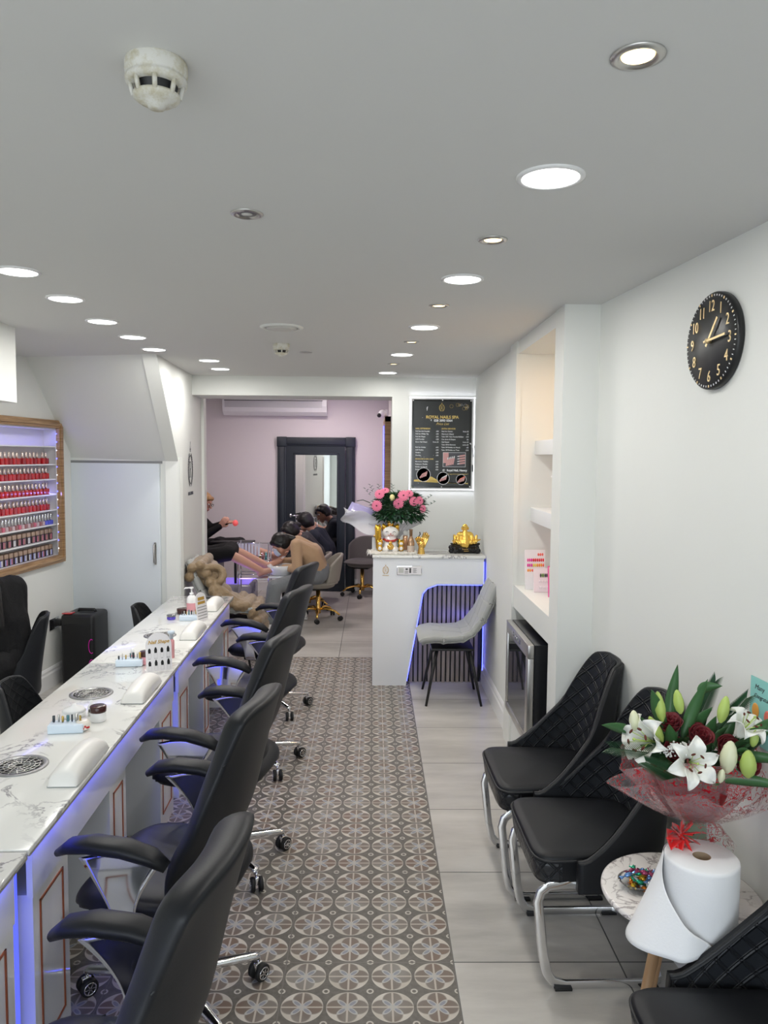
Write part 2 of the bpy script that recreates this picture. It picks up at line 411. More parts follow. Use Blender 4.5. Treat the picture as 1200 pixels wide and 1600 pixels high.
# baseboards (tall moulded profile)
def board(name, A, B):
    A = Vector((*A, 0)); B = Vector((*B, 0)); d = B-A; b = MB(); L = d.length
    pf = [(0, 0), (.018, 0), (.018, .11), (.012, .125), (.012, .14), (.006, .155), (0, .16)]
    b.add([(0, p[0], p[1]) for p in pf]+[(L, p[0], p[1]) for p in pf], [tuple(range(7))[::-1], tuple(range(7, 14))]+[(i, i+1, i+8, i+7) for i in range(6)], M_white)
    o = struct(b, name); o.location = A; o.rotation_euler = (0, 0, math.atan2(d.y, d.x))
board('baseboard_left', (-2.477, 6.30), LB); board('baseboard_right', (.90, 4.87), (.90, 6.06)); board('baseboard_right', (1.515, -1.4), (1.037, 3.488))
board('baseboard_back', (-.2, 10.3), (-2.9, 10.3))
# shop sign box / bulkhead at top left
b = MB(); b.box(-3.0, -2.0, 2.6, 4.36, 2.10, CEIL, M_wall); bk = struct(b, 'trim_1')

# ================================================================ ceiling fittings
def placed(fn_parts): pass
def downlight(x, y, label, power=9, on=True):
    t = thing('ceiling_light', label, 'ceiling light', (x, y, CEIL), 0, 'round white downlights in the ceiling')
    b = MB(); b.lathe([(.085, 0), (.085, -.004), (.074, -.007), (.070, -.004), (.070, 0)], M_white, n=32, cap=False); b.build('light_rim', t)
    b = MB(); b.lathe([(.0, -.005), (.070, -.005)], M_lamp, n=32, cap=False); b.build('diffuser', t)
    l = area_light('downlight_lamp', (x, y, CEIL-.012), .13, .13, power, (1, .98, .94), (x, y, 0), 'DISK'); return t
RL = [(.437, 1.957), (.346, 3.06), (.272, 4.184), (.192, 5.295), (.117, 6.437)]
RN = ['largest and nearest of the white downlights on the right', 'white round downlight above the right hand aisle, second nearest', 'white round downlight between two small spotlights, middle of the right row',
      'white round downlight, second last of the right row', 'white round downlight right before the beam, last of the right row']
for (x, y), n in zip(RL, RN): downlight(x, y, n, 8 if y < 6 else 4)
LL_ = [(-1.37, 3.02), (-1.39, 3.53), (-1.43, 4.113), (-1.433, 4.64), (-1.457, 5.166), (-1.212, 5.73), (-1.24, 6.276)]
LN = ['white round downlight at the left picture edge above the nail desks', 'second white downlight from the left edge above the nail desks', 'third white downlight from the left edge above the nail desks',
      'fourth white downlight from the left edge above the nail desks', 'white round downlight touching the top of the sloped soffit', 'white round downlight just past the soffit, nearer of the last left pair',
      'white round downlight beside the beam, farther of the last left pair']
for (x, y), n in zip(LL_, LN): downlight(x, y, n, 6.5)
def spot(x, y, label, lit=True, power=3):
    t = thing('spotlight', label, 'spotlight', (x, y, CEIL), 0, 'small chrome ceiling spotlights')
    b = MB(); b.lathe([(.047, 0), (.047, -.003), (.036, -.006), (.030, -.002), (.028, .0)], M_steel, n=32, cap=False); b.build('metal_ring', t)
    b = MB()
    if lit: b.lathe([(0, -.003), (.028, -.001)], M_halo, n=24, cap=False)
    else:
        b.lathe([(.028, -.001), (.016, -.001)], mat('dull_reflector', (.25, .25, .25), .4, metal=.8), n=24, cap=False); b.lathe([(.016, -.002), (0, -.004)], mat('unlit_bulb', (.7, .7, .68), .2), n=16, cap=False)
    b.build('bulb', t)
    if lit:
        l = bpy.data.lights.new('spot_lamp', 'SPOT'); l.energy = power; l.color = (1, .74, .42); l.spot_size = 1.3; l.spot_blend = .6; l.shadow_soft_size = .03
        o = bpy.data.objects.new('spot_lamp', l); C.objects.link(o); o.location = (x, y, CEIL-.015)
SP = [(.456, 1.38), (.381, 2.517), (.30, 3.596), (.23, 4.727), (.15, 5.85)]
SN = ['small warm spotlight in a metal ring, nearest at top right', 'small warm spotlight between the two nearest right downlights', 'small warm spotlight, third from the front', 'small warm spotlight, fourth from the front', 'small warm spotlight, farthest before the beam']
for (x, y), n in zip(SP, SN): spot(x, y, n, True, 6)
spot(-.371, 2.283, 'small unlit spotlight in the middle of the ceiling', False)
M_aged = mat('aged_cream_plastic', (.70, .69, .62), .55); v, *_ = coords(M_aged); setc(M_aged, ramp(M_aged, noise_tex(M_aged, v, 26, 5, .7), [(.44, (.70, .69, .64)), (.60, (.55, .51, .38)), (.72, (.30, .27, .20))]))
def detector(x, y, s, label):
    t = thing('smoke_detector', label, 'smoke detector', (x, y, CEIL)); m = M_aged
    b = MB(); b.lathe([(.053*s, 0), (.055*s, -.004), (.055*s, -.020), (.052*s, -.024), (.052*s, -.028), (.054*s, -.030), (.054*s, -.036), (.045*s, -.040), (.034*s, -.041)], m, n=36, cap=False)
    b.build('detector_base', t)
    b = MB(); b.lathe([(.038*s, -.040), (.033*s, -.058)], M_black, n=30, cap=False); b.build('dark_grille', t)
    b = MB()
    for k in range(8):
        a = 2*PI*k/8+.2; b.tube([(.046*s*math.cos(a), .046*s*math.sin(a), -.038), (.040*s*math.cos(a), .040*s*math.sin(a), -.060)], .0045*s, m, n=6)
    b.lathe([(.042*s, -.057), (.041*s, -.062), (.030*s, -.070), (.016*s, -.074), (.015*s, -.079), (0, -.080)], m, n=30); b.build('detector_cap', t)
detector(-.393, 1.43, 1, 'large cream smoke detector with scuffed paint near the viewer')
detector(-.58, 4.87, .95, 'small distant smoke detector behind the round ceiling vent')
t = thing('ceiling_vent', 'round flat white air vent set in the ceiling', 'vent', (-.502, 4.235, CEIL))
b = MB(); b.lathe([(.118, 0), (.118, -.004), (.100, -.012), (.092, -.004)], M_wall, n=40, cap=False); b.build('vent_ring', t)
b = MB(); b.lathe([(.082, -.002), (.084, -.013), (.05, -.017), (0, -.018)], mat('vent_disc', (.6, .59, .56), .5), n=40); b.build('vent_disc', t)
b = MB(); b.lathe([(.042, 0), (.042, -.004), (0, -.005)], M_steel, n=30); tag(b.build('ceiling_plate', loc=(-.46, 5.25, CEIL)), 'thin blank round plate flush on the ceiling before the beam', 'ceiling plate')

# ================================================================ clock on the right wall
fa, fb = Vector((1.037, 3.49, 0)), Vector((1.52, -1.45, 0)); fd = (fb-fa).normalized(); fn = Vector((fd.y, -fd.x, 0))   # fn points into the room
if fn.x > 0: fn = -fn
def right_wall(px_y, z, off=0):
    s = (px_y-fa.y)/fd.y; return fa+fd*s+fn*off+Vector((0, 0, z))
def wall_frame(loc, n):       # local x to the reader's right, y up, z out of the wall
    z = Vector(n).normalized(); y = Vector((0, 0, 1)); x = y.cross(z)
    m = Matrix(((x.x, y.x, z.x, 0), (x.y, y.y, z.y, 0), (x.z, y.z, z.z, 0), (0, 0, 0, 1))); return TR(*loc) @ m
M_clk = mat('clock_face_black', (.012, .013, .014), .35); M_brass = mat('pale_brass', (.85, .66, .36), .3, metal=.7)
cl = thing('wall_clock', 'round black wall clock with gold numerals on the right wall', 'clock'); cl.matrix_world = wall_frame(right_wall(2.535, 2.203, 0), fn)
R = .158
b = MB(); b.lathe([(R-.004, 0), (R, .004), (R, .02), (R-.006, .026), (0, .026)], M_clk, n=72); b.build('clock_face', cl)
for i in range(12):
    a = PI/2-2*PI*(i+1)/12; b = MB(); b.text(str(i+1), .052, M_brass, TR(.114*math.cos(a), .114*math.sin(a)-.018, .0265), squeeze=.8, ext=.0012); b.build('numeral', cl)
b = MB()
for i in range(60):
    a = 2*PI*i/60; l = .006 if i % 5 else .008; w_ = .0012 if i % 5 else .0024
    b.box(-l/2, l/2, -w_, w_, .026, .0275, M_white if i % 5 else M_brass, M=TR(.147*math.cos(a), .147*math.sin(a), 0) @ RZ(a))
b.build('minute_marks', cl)
def hand(name, ang, ln, w_, z):
    b = MB(); b.box(-.02, ln, -w_, w_, z, z+.002, M_brass, M=RZ(ang)); b.build(name, cl)
hand('hour_hand', PI/2-2*PI*(1.24/12), .086, .0045, .034); hand('minute_hand', PI/2-2*PI*(14.3/60), .108, .0035, .038)
b = MB(); b.lathe([(.008, .026), (.008, .042), (0, .043)], M_brass, n=20); b.build('hub', cl)

# ================================================================ logo (a wall decal, twice)
def logo(mb, m, s=1.0, z=0.0, ext=.0008, caption=True, text_m=None):
    """crowned oval wreath round a serifed R; local xy, s = overall height of emblem"""
    def ring(a, b_, w_, n=64):
        mb.tube([(a*math.cos(2*PI*k/n), b_*math.sin(2*PI*k/n), z) for k in range(n)], w_, m, n=6, closed=True, sec=(.6, 1), up=(0, 0, 1))
    ring(.20*s, .29*s, .011*s)
    for k in range(15):
        for sg in (-1, 1):
            a = -PI/2+.35+k*(PI-.75)/14; cx = sg*.262*s*math.cos(a); cy = .345*s*math.sin(a)
            dirn = a+PI/2+.5
            M_ = TR(cx, cy, z) @ (RZ(dirn) if sg > 0 else RZ(PI-dirn))
            mb.ball((0, 0, 0), (.040*s, .021*s, .0009), m, 8, M=M_)
    # R
    L_ = .30*s; w_ = .026*s
    mb.box(-.075*s, -.075*s+w_*1.3, -L_*.55, L_*.55, z-ext, z+ext, m)
    mb.box(-.10*s, -.03*s, -L_*.55, -L_*.55+w_*.7, z-ext, z+ext, m); mb.box(-.10*s, -.04*s, L_*.55-w_*.7, L_*.55, z-ext, z+ext, m)
    mb.tube([(-.06*s, L_*.53, z)]+[(.01*s+.055*s*math.cos(t_), L_*.28+L_*.25*math.sin(t_), z) for t_ in [PI/2-PI*k/10 for k in range(11)]]+[(-.06*s, L_*.03, z)], w_*.5, m, n=6, up=(0, 0, 1), sec=(.1, 1))
    mb.tube([(-.01*s, L_*.03, z), (.03*s, -.2*L_, z), (.075*s, -.52*L_, z), (.095*s, -.54*L_, z)], w_*.6, m, n=6, up=(0, 0, 1), sec=(.1, 1))
    # crown
    cy = .33*s
    mb.box(-.045*s, .045*s, cy+.035*s, cy+.05*s, z-ext, z+ext, m); mb.box(-.04*s, .04*s, cy+.06*s, cy+.09*s, z-ext, z+ext, m)
    for k, (dx, h) in enumerate([(-.055, .05), (-.03, .075), (0, .10), (.03, .075), (.055, .05)]):
        mb.add([(dx*s*.75-.012*s, cy+.09*s, z), (dx*s*.75+.012*s, cy+.09*s, z), (dx*s, cy+(.09+h)*s, z)], [(0, 1, 2)], m); mb.ball((dx*s, cy+(.10+h)*s, z), (.007*s, .007*s, .0009), m, 8)
    mb.box(-.003*s, .003*s, cy+.19*s, cy+.25*s, z-ext, z+ext, m); mb.box(-.012*s, .012*s, cy+.215*s, cy+.222*s, z-ext, z+ext, m)
    if caption: mb.text('ROYAL NAILS SPA', .085*s, text_m or m, TR(0, -.52*s, z), squeeze=.85, ext=ext, bold=.004*s)
M_ink = mat('dark_grey_vinyl', (.06, .06, .065), .5)
rn = Vector((-RD.y, RD.x, 0)); rn = rn if rn.x > 0 else -rn
def r_wall(y, z, off=0):
    s_ = (y-RA.y)/RD.y; return RA+RD*s_+rn*off+Vector((0, 0, z))
b = MB(); logo(b, M_ink, .42); o = b.build('wall_decal'); o.matrix_world = wall_frame(r_wall(6.70, 1.69, .002), rn)
tag(o, 'grey crowned letter R emblem on the white wall left of the opening', 'wall emblem')

# ================================================================ polish display on the left wall
dx_ = (Vector((*LB, 0))-Vector((*LA, 0))).normalized()
CABM = TR(*on_left(0, 0, 0)) @ RZ(math.atan2(dx_.y, dx_.x))     # local x away from the far corner toward the viewer, +y into the room
cab = thing('display_cabinet', 'oak framed wall display cabinet with blue lit shelves of nail polish', 'display cabinet'); cab.matrix_world = CABM
M_cabin = mat('cabinet_interior', (.72, .70, .72), .4)
b = MB()
x0, x1, z0, z1 = CAB0, CAB1, CZ0, CZ1
for i, (w0, w1, dp) in enumerate([(0, .022, .030), (.022, .040, .042), (.040, .060, .028)]):
    for (a0, a1, c0_, c1_) in [(x0-.02+w0, x1+.02-w0, z0-.02+w0, z0-.02+w1), (x0-.02+w0, x1+.02-w0, z1+.02-w1, z1+.02-w0)]: b.box(a0, a1, 0, dp, c0_, c1_, M_wood)
    b.box(x0-.02+w0, x0-.02+w1, 0, dp, z0-.02+w1, z1+.02-w1, M_wood); b.box(x1+.02-w1, x1+.02-w0, 0, dp, z0-.02+w1, z1+.02-w1, M_wood)
b.build('frame', cab)
b = MB(); b.box(x0, x1, -.125, -.115, z0, z1, M_cabin); b.box(x0, x0+.008, -.12, 0, z0, z1, M_cabin); b.box(x1-.008, x1, -.12, 0, z0, z1, M_cabin); b.box(x0, x1, -.12, 0, z0, z0+.04, M_cabin); b.box(x0, x1, -.12, 0, z1-.05, z1, M_cabin)
b.build('carcass', cab)
SH = [1.876, 1.737, 1.622, 1.501, 1.380, 1.265, 1.145]
for k, z in enumerate(SH):
    b = MB(); b.box(x0+.008, x1-.008, -.115, -.008, z-.009, z, M_white); b.build('shelf', cab)
b = MB(); b.box(x0+.038, x0+.046, -.004, .002, z0+.06, z1-.06, M_cabin)
b.build('led_strip', cab)
for k in range(15):
    b = MB(); b.ball((x0+.042, .004, z0+.09+k*.0645), .0045, M_led_blue if k % 3 else M_led_white, 6); b.build('led', cab)
def cab_light(z, e):
    o = area_light('cabinet_led_glow', (0, 0, 0), x1-x0-.1, .02, e, (.22, .22, 1)); o.matrix_world = CABM @ TR((x0+x1)/2, -.03, z) @ RX(math.radians(25)); return o
cab_light(CZ1-.055, 1.6)
for z in (1.16, 1.28, 1.40): pass
o = area_light('cabinet_led_glow', (0, 0, 0), .02, 1.0, 1.2, (.25, .25, 1)); o.matrix_world = CABM @ TR(x0+.02, -.01, 1.5) @ RY(-PI/2); 
M_red = mat('red_polish', (.50, .006, .012), .12, coat=.6); M_red2 = mat('deep_red_polish', (.36, .006, .014), .12, coat=.6)
M_cap = mat('rose_silver_cap', (.80, .66, .60), .22, metal=.85); M_capsil = mat('silver_cap', (.75, .75, .75), .25, metal=.9); M_capw = mat('gold_brown_cap', (.50, .35, .26), .3, metal=.5)
def bottle(name, body, cap, w_, h, ch, square=True):
    b = MB()
    if square: b.box(-w_/2, w_/2, -w_/2, w_/2, 0, h, body, bev=w_*.12)
    else: b.lathe([(w_/2, 0), (w_/2, h*.85), (w_*.3, h)], body, n=14)
    o = b.build(name)
    b = MB(); b.lathe([(w_*.20, h), (w_*.26, h+.003), (w_*.22, h+ch-.002), (w_*.17, h+ch)], cap, n=12) if square else b.lathe([(w_*.36, h*.9), (w_*.36, h*.9+ch)], cap, n=12)
    b.build('cap', o); return o
b1 = bottle('nail_polish_bottle', M_red, M_cap, .038, .045, .045); b2 = bottle('nail_polish_bottle', M_red2, M_cap, .038, .045, .045)
def put_cab(o, s, off, z): o.matrix_world = CABM @ TR(s, off, z)
used = set()
def use(proto, label, cat, grp, s, off, z):
    o = proto if proto.name not in used else dup(proto)
    used.add(proto.name); o['label'] = label; o['category'] = cat; o['group'] = grp; put_cab(o, s, off, z); return o
rows = [(1.737, 13, 'top row of red polishes'), (1.622, 14, 'second row of red polishes'), (1.501, 15, 'third row of red polishes'), (1.380, 15, 'fourth row of red polishes')]
for k, (z, n, nm) in enumerate(rows):
    s = x0+.11
    for i in range(n):
        if k == 0 and i in (2, 7): s += .022
        use(b1 if (i*7+k) % 3 else b2, 'red nail polish with pale cap, %s in the wall display' % nm.replace(' of red polishes', ''), 'nail polish', 'red nail polishes, '+nm, s+rnd.uniform(-.003, .003), -.052, z); s += .0535
M_s = [mat('pearl_polish', (.55, .40, .42), .2, coat=.5), mat('rose_polish', (.55, .12, .18), .2, coat=.5), mat('blue_polish', (.08, .10, .60), .2, coat=.5), mat('brown_polish', (.30, .12, .12), .2, coat=.5)]
pr = [bottle('gel_polish_bottle', q, M_capsil, .030, .032, .055) for q in M_s]
s = x0+.075
for i in range(18):
    use(pr[2] if i < 3 else pr[[0, 1, 3, 0, 3][i % 5]], 'slim silver capped gel polish bottle on the fifth stocked shelf', 'gel polish', 'silver capped gel polishes', s, -.04, 1.265); s += .043
M_lab = [mat('white_label', (.7, .7, .72), .4), mat('pink_label', (.6, .2, .3), .4), mat('dark_label', (.06, .04, .05), .4), mat('blue_label', (.35, .4, .8), .4), mat('copper_label', (.45, .2, .15), .4)]
def jar(name, c1, c2, w_=.05, h=.052, ch=.034):
    b = MB(); b.box(-w_/2, w_/2, -w_/2, w_/2, 0, h, M_lab[2], bev=.004)
    b.box(-w_*.12, w_*.12, w_/2-.001, w_/2+.001, .006, h-.005, c1); b.box(w_*.22, w_*.42, w_/2-.001, w_/2+.001, .006, h-.005, c2)
    o = b.build(name); b = MB(); b.box(-w_*.46, w_*.46, -w_*.46, w_*.46, h, h+ch, M_capw, bev=.004); b.build('cap', o); return o
jr = [jar('powder_jar', M_lab[1], M_lab[4]), jar('powder_jar', M_lab[0], M_lab[0]), jar('powder_jar', M_lab[4], M_lab[1])]
s = x0+.09
for i in range(12): use(jr[[0, 2, 0, 2, 0, 1, 2, 0, 1][i % 9]], 'square brown capped jar on the last shelf but one of the wall display', 'powder jar', 'brown capped jars, upper row', s, -.055, 1.145); s += .066
jb = [jar('powder_jar', M_lab[3], M_lab[0]), jar('powder_jar', M_lab[0], M_lab[3]), jar('powder_jar', M_lab[1], M_lab[3])]
s = x0+.09
for i in range(12): use(jb[[0, 1, 2, 2, 1, 0, 1][i % 7]], 'square brown capped jar standing at the bottom of the wall display', 'powder jar', 'brown capped jars, bottom row', s, -.055, z0+.04); s += .064

# ================================================================ nail desks
M_copper = mat('copper_trim', (.42, .12, .05), .3, metal=.5)
M_edge = mat('stone_edge', (.30, .28, .25), .3)
M_cushion = mat('white_leatherette', (.80, .79, .76), .35)
M_back_p = mat('knee_panel', (.50, .54, .56), .4)
def fx(Y): return -.905-.035*(Y-1.8)
TANG = math.atan2(1, -.035)
L_ = 1.86; TH = .76; TD = .455
def nail_desk(Y0, label, far_panel=False):
    t = thing('nail_desk', label, 'nail desk', (fx(Y0), Y0, 0), TANG, 'marble topped nail desks in a row')
    b = MB(); b.box(0, L_, 0, TD, TH-.018, TH, M_marble, bev=.003); b.box(.002, L_-.002, -.0012, .02, TH-.019, TH-.012, M_edge); b.build('worktop', t)
    b = MB(); b.box(.085, L_-.02, .028, .045, .575, TH-.02, M_gloss); b.build('apron', t)
    for k, (p0, p1) in enumerate([(.10, .37), (.80, 1.01), (L_-.29, L_-.02)]):
        b = MB(); b.box(p0, p1, .035, .30, 0, .575, M_gloss); pd = b.build('pedestal', t)
        b = MB(); w_ = .007; y0_, y1_ = .0315, .036
        q0, q1, r0, r1 = p0+.045, p1-.045, .08, .535
        for (a0, a1, c0_, c1_) in [(q0, q1, r0, r0+w_), (q0, q1, r1-w_, r1), (q0, q0+w_, r0, r1), (q1-w_, q1, r0, r1)]: b.box(a0, a1, y0_, y1_, c0_, c1_, M_copper)
        b.build('copper_outline', pd)
    b = MB(); b.box(.10, L_-.02, .30, .315, .05, .74, M_back_p); b.box(.0, L_, .315, .33, .0, .74, M_gloss); b.build('back_panel', t)
    b = MB(); b.box(.02, .085, .075, .09, .02, TH-.02, M_white); b.box(.018, .03, .06, .09, .02, TH-.02, M_white); b.build('light_channel', t)
    b = MB(); b.box(.030, .078, .068, .074, .03, TH-.03, mat('blue_led_channel', (.05, .06, .5), .5, emit=(.09, .12, 1), es=1.6)); b.build('blue_light_panel', t)
    b = MB(); b.box(.05, L_-.03, .010, .016, TH-.0235, TH-.0195, M_led_blue); b.build('blue_light_strip', t)
    o = area_light('desk_led_glow', (0, 0, 0), L_-.1, .012, 1.1, (.05, .07, 1), spread=math.radians(170)); o.matrix_world = TR(fx(Y0), Y0, 0) @ RZ(TANG) @ TR(L_/2, .008, TH-.028) @ RX(math.radians(0)); 
    return t
M_grill = mat('grey_grille', (.30, .30, .30), .35, metal=.6)
def dust_vent(x, y, label):
    t = thing('dust_vent', label, 'dust extractor', (x, y, TH), 0, 'round dust extractor grilles in the worktops')
    b = MB(); b.lathe([(.092, 0), (.092, .003), (.078, .005), (.074, .001)], M_grill, n=44, cap=False); b.build('rim', t)
    b = MB(); b.lathe([(.075, .0006), (0, .0006)], M_black, n=44, cap=False); b.build('fan_opening', t)
    b = MB()
    for r_ in (.018, .034, .050, .065): b.tube([(r_*math.cos(2*PI*k/36), r_*math.sin(2*PI*k/36), .003) for k in range(36)], .0016, M_steel, n=6, closed=True)
    for k in range(16):
        a = 2*PI*k/16; b.tube([(.012*math.cos(a), .012*math.sin(a), .003), (.045*math.cos(a+.25), .045*math.sin(a+.25), .003), (.075*math.cos(a+.35), .075*math.sin(a+.35), .003)], .0016, M_steel, n=6)
    b.build('spiral_grille', t); return t
def arm_rest(x, y, label):
    t = thing('arm_rest', label, 'hand cushion', (x, y, TH), TANG, 'white hand cushions along the desk edge')
    b = MB()
    def f(u, v_):
        s_ = (u-.5)*.335; a = PI*v_; e = max(0., 1-abs(2*u-1)**9)
        hh = .062*(1-.30*(2*u-1)**2); return (s_, math.cos(a)*.050*(.9+.1*e), .004+hh*math.sin(a)**.8*e**.35)
    b.sheet(f, 28, 18, M_cushion); b.build('cushion', t)
    b = MB(); b.box(-.166, .166, -.048, .048, 0, .005, mat('grey_base', (.35, .37, .37), .4), bev=.002); b.build('base', t); return t
nail_desk(.12, 'nearest marble nail desk, cut off by the left picture edge')
nail_desk(1.99, 'middle marble nail desk holding the arched nail shape sign')
nail_desk(3.86, 'farthest marble nail desk ending before the grey tufted chair')
for (x, y), n in zip([(-1.19, 2.543), (-1.237, 3.336), (-1.24, 4.441), (-1.225, 5.10)], ['round metal dust grille nearest the left picture edge', 'round metal dust grille behind the nearest powder jars', 'round metal dust grille behind the arched nail shape sign', 'round metal dust grille behind the pump bottle, farthest']): dust_vent(x, y, n)
for (x, y), n in zip([(-.985, 2.54), (-1.02, 3.36), (-1.055, 4.49), (-1.105, 5.30)], ['white curved hand cushion nearest the viewer', 'white curved hand cushion beside the arched nail shape sign', 'white curved hand cushion beside the pump bottle tray', 'white curved hand cushion at the far end of the desks']): arm_rest(x, y, n)

# things on the desks
M_pale = mat('pale_blue_plastic', (.66, .76, .86), .3); M_gls = mat('clear_glass', (.95, .97, .98), .04, trans=.9, ior=1.3); M_browncap = mat('dark_brown_lid', (.05, .018, .016), .2)
def bit_box(x, y, rz, label, n=7):
    t = thing('drill_bit_box', label, 'drill bit box', (x, y, TH), rz, 'pale boxes of nail drill bits')
    b = MB(); b.box(-.065, .065, -.032, .032, 0, .034, M_pale, bev=.005); b.build('box', t)
    cols = [mat('bit_dark', (.05, .06, .07), .3, metal=.5), M_steel, mat('bit_gold', (.5, .35, .1), .3, metal=.8), mat('bit_teal', (.08, .2, .22), .3)]
    for k in range(n):
        b = MB(); xx = -.05+.1*k/(n-1); yy = rnd.uniform(-.018, .018); r_ = rnd.uniform(.003, .006); h = rnd.uniform(.012, .03)
        b.lathe([(.002, .030), (.002, .036), (r_, .037), (r_, .036+h), (r_*.7, .038+h)], cols[k % 4], c=(xx, yy, 0), n=10); b.build('drill_bit', t)
    return t
bit_box(-1.16, 2.875, .12, 'pale blue box of drill bits beside the strawberry jar'); bit_box(-1.213, 3.80, .1, 'pale blue box of drill bits left of the arched sign'); bit_box(-1.165, 4.87, .05, 'pale blue box of drill bits in front of the pump bottle', 8)
M_pinkgel = mat('pink_gel', (.75, .35, .38), .25); M_whitepow = mat('white_powder', (.85, .84, .82), .5)
def pot(x, y, label, r_, h, body, lid, lh, name='powder_pot', z=TH, extra=None):
    t = thing(name, label, 'pot', (x, y, z)); b = MB(); b.lathe([(r_*.9, 0), (r_, .004), (r_, h-.004), (r_*.9, h)], body, n=28); b.build('pot', t)
    b = MB(); b.lathe([(r_*1.03, h-.002), (r_*1.05, h+.002), (r_*1.05, h+lh-.002), (r_*.98, h+lh)], lid, n=28); b.build('lid', t)
    if extra: extra(t)
    return t
pot(-1.083, 2.99, 'white powder pot with dark brown lid on the middle desk', .030, .040, M_white, M_browncap, .022)
pot(-1.14, 3.835, 'pink powder pot with dark brown lid beside the arched sign', .032, .042, M_pinkgel, M_browncap, .022)
pot(-1.262, 5.06, 'low dark brown pot behind the purple jar', .035, .022, M_browncap, M_browncap, .015)
pot(-1.29, 4.885, 'small clear jar with purple gel', .028, .022, mat('purple_gel', (.08, .05, .45), .1, coat=.5), M_gls, .010)
t = thing('dappen_dish', 'round white lidded dish behind the drill bit box', 'dish', (-1.19, 3.02, TH)); b = MB(); b.lathe([(.025, 0), (.042, .010), (.045, .030)], M_white, n=30, cap=True); b.build('dish', t); b = MB(); b.lathe([(.046, .031), (.040, .042), (.010, .050), (.008, .058), (0, .060)], M_white, n=30); b.build('lid', t)
t = thing('decorated_jar', 'small white glass jar painted with red and green berries', 'jar', (-1.105, 2.885, TH)); b = MB(); b.lathe([(.014, 0), (.027, .010), (.030, .024), (.022, .040), (.016, .043)], mat('milk_glass', (.8, .75, .68), .08, coat=.6), n=26); b.build('jar', t)
b = MB()
for k in range(9):
    a = -PI/2-.9+k*.26; b.ball((.0285*math.cos(a), .0285*math.sin(a), .018+.004*math.sin(k*2.3)), .0045, mat('leaf_print', (.03, .22, .05), .4) if k < 4 else M_red, 8)
b.build('berry_print', t)
t = thing('glue_bottle', 'little white bottle behind the brown lidded pot', 'bottle', (-1.135, 3.06, TH)); b = MB(); b.lathe([(.015, 0), (.015, .038), (.006, .045), (.005, .060), (0, .061)], M_white, n=18); b.build('bottle', t); b = MB(); b.box(-.006, .006, -.0165, -.0145, .015, .028, M_black); b.build('label', t)
t = thing('polish_bottle', 'white capped small bottle behind the left drill bit box', 'bottle', (-1.225, 3.88, TH)); b = MB(); b.lathe([(.012, 0), (.012, .03), (.007, .034)], M_pinkgel, n=14); b.build('bottle', t); b = MB(); b.lathe([(.009, .034), (.009, .066)], M_white, n=14); b.build('cap', t)
t = thing('polish_bottle', 'pink bottle with white cap behind the far drill bit box', 'bottle', (-1.125, 4.95, TH)); b = MB(); b.lathe([(.012, 0), (.012, .03), (.007, .034)], M_pinkgel, n=14); b.build('bottle', t); b = MB(); b.lathe([(.009, .034), (.009, .064)], M_white, n=14); b.build('cap', t)
t = thing('spray_bottle', 'pink topped spray bottle behind the arched sign', 'bottle', (-1.045, 3.95, TH)); b = MB(); b.lathe([(.016, 0), (.016, .09), (.008, .10)], M_pinkgel, n=18); b.build('bottle', t); b = MB(); b.lathe([(.01, .10), (.01, .125), (.018, .128), (.018, .14), (0, .141)], M_pale, n=16); b.build('nozzle', t)
def pump(x, y, z, label, body, s=1.0, lab=None):
    t = thing('pump_bottle', label, 'pump bottle', (x, y, z)); b = MB(); b.lathe([(.030*s, 0), (.033*s, .005*s), (.033*s, .10*s), (.026*s, .125*s), (.013*s, .135*s)], body, n=28); b.build('bottle', t)
    b = MB(); b.lathe([(.014*s, .135*s), (.014*s, .150*s), (.005*s, .152*s), (.005*s, .175*s), (.013*s, .177*s), (.013*s, .187*s), (0, .188*s)], M_white, n=20); b.tube([(0, 0, .182*s), (-.04*s, -.005*s, .182*s), (-.048*s, -.006*s, .174*s)], .005*s, M_white, n=8); b.build('pump', t)
    b = MB(); b.lathe([(.0338*s, .03*s), (.0338*s, .085*s)], lab or M_pinkgel, n=28, cap=False); b.build('label', t); return t
pump(-1.19, 5.02, TH, 'white pump bottle with pink label on the far desk', M_whitepow)
t = thing('phone', 'long black tablet lying at the far end of the desks', 'tablet', (-1.25, 5.63, TH)); b = MB(); b.box(-.11, .13, -.03, .03, 0, .012, M_black, bev=.004); b.build('body', t); b = MB(); b.box(-.10, .12, -.024, .024, .0115, .0126, M_navy); b.build('screen', t)
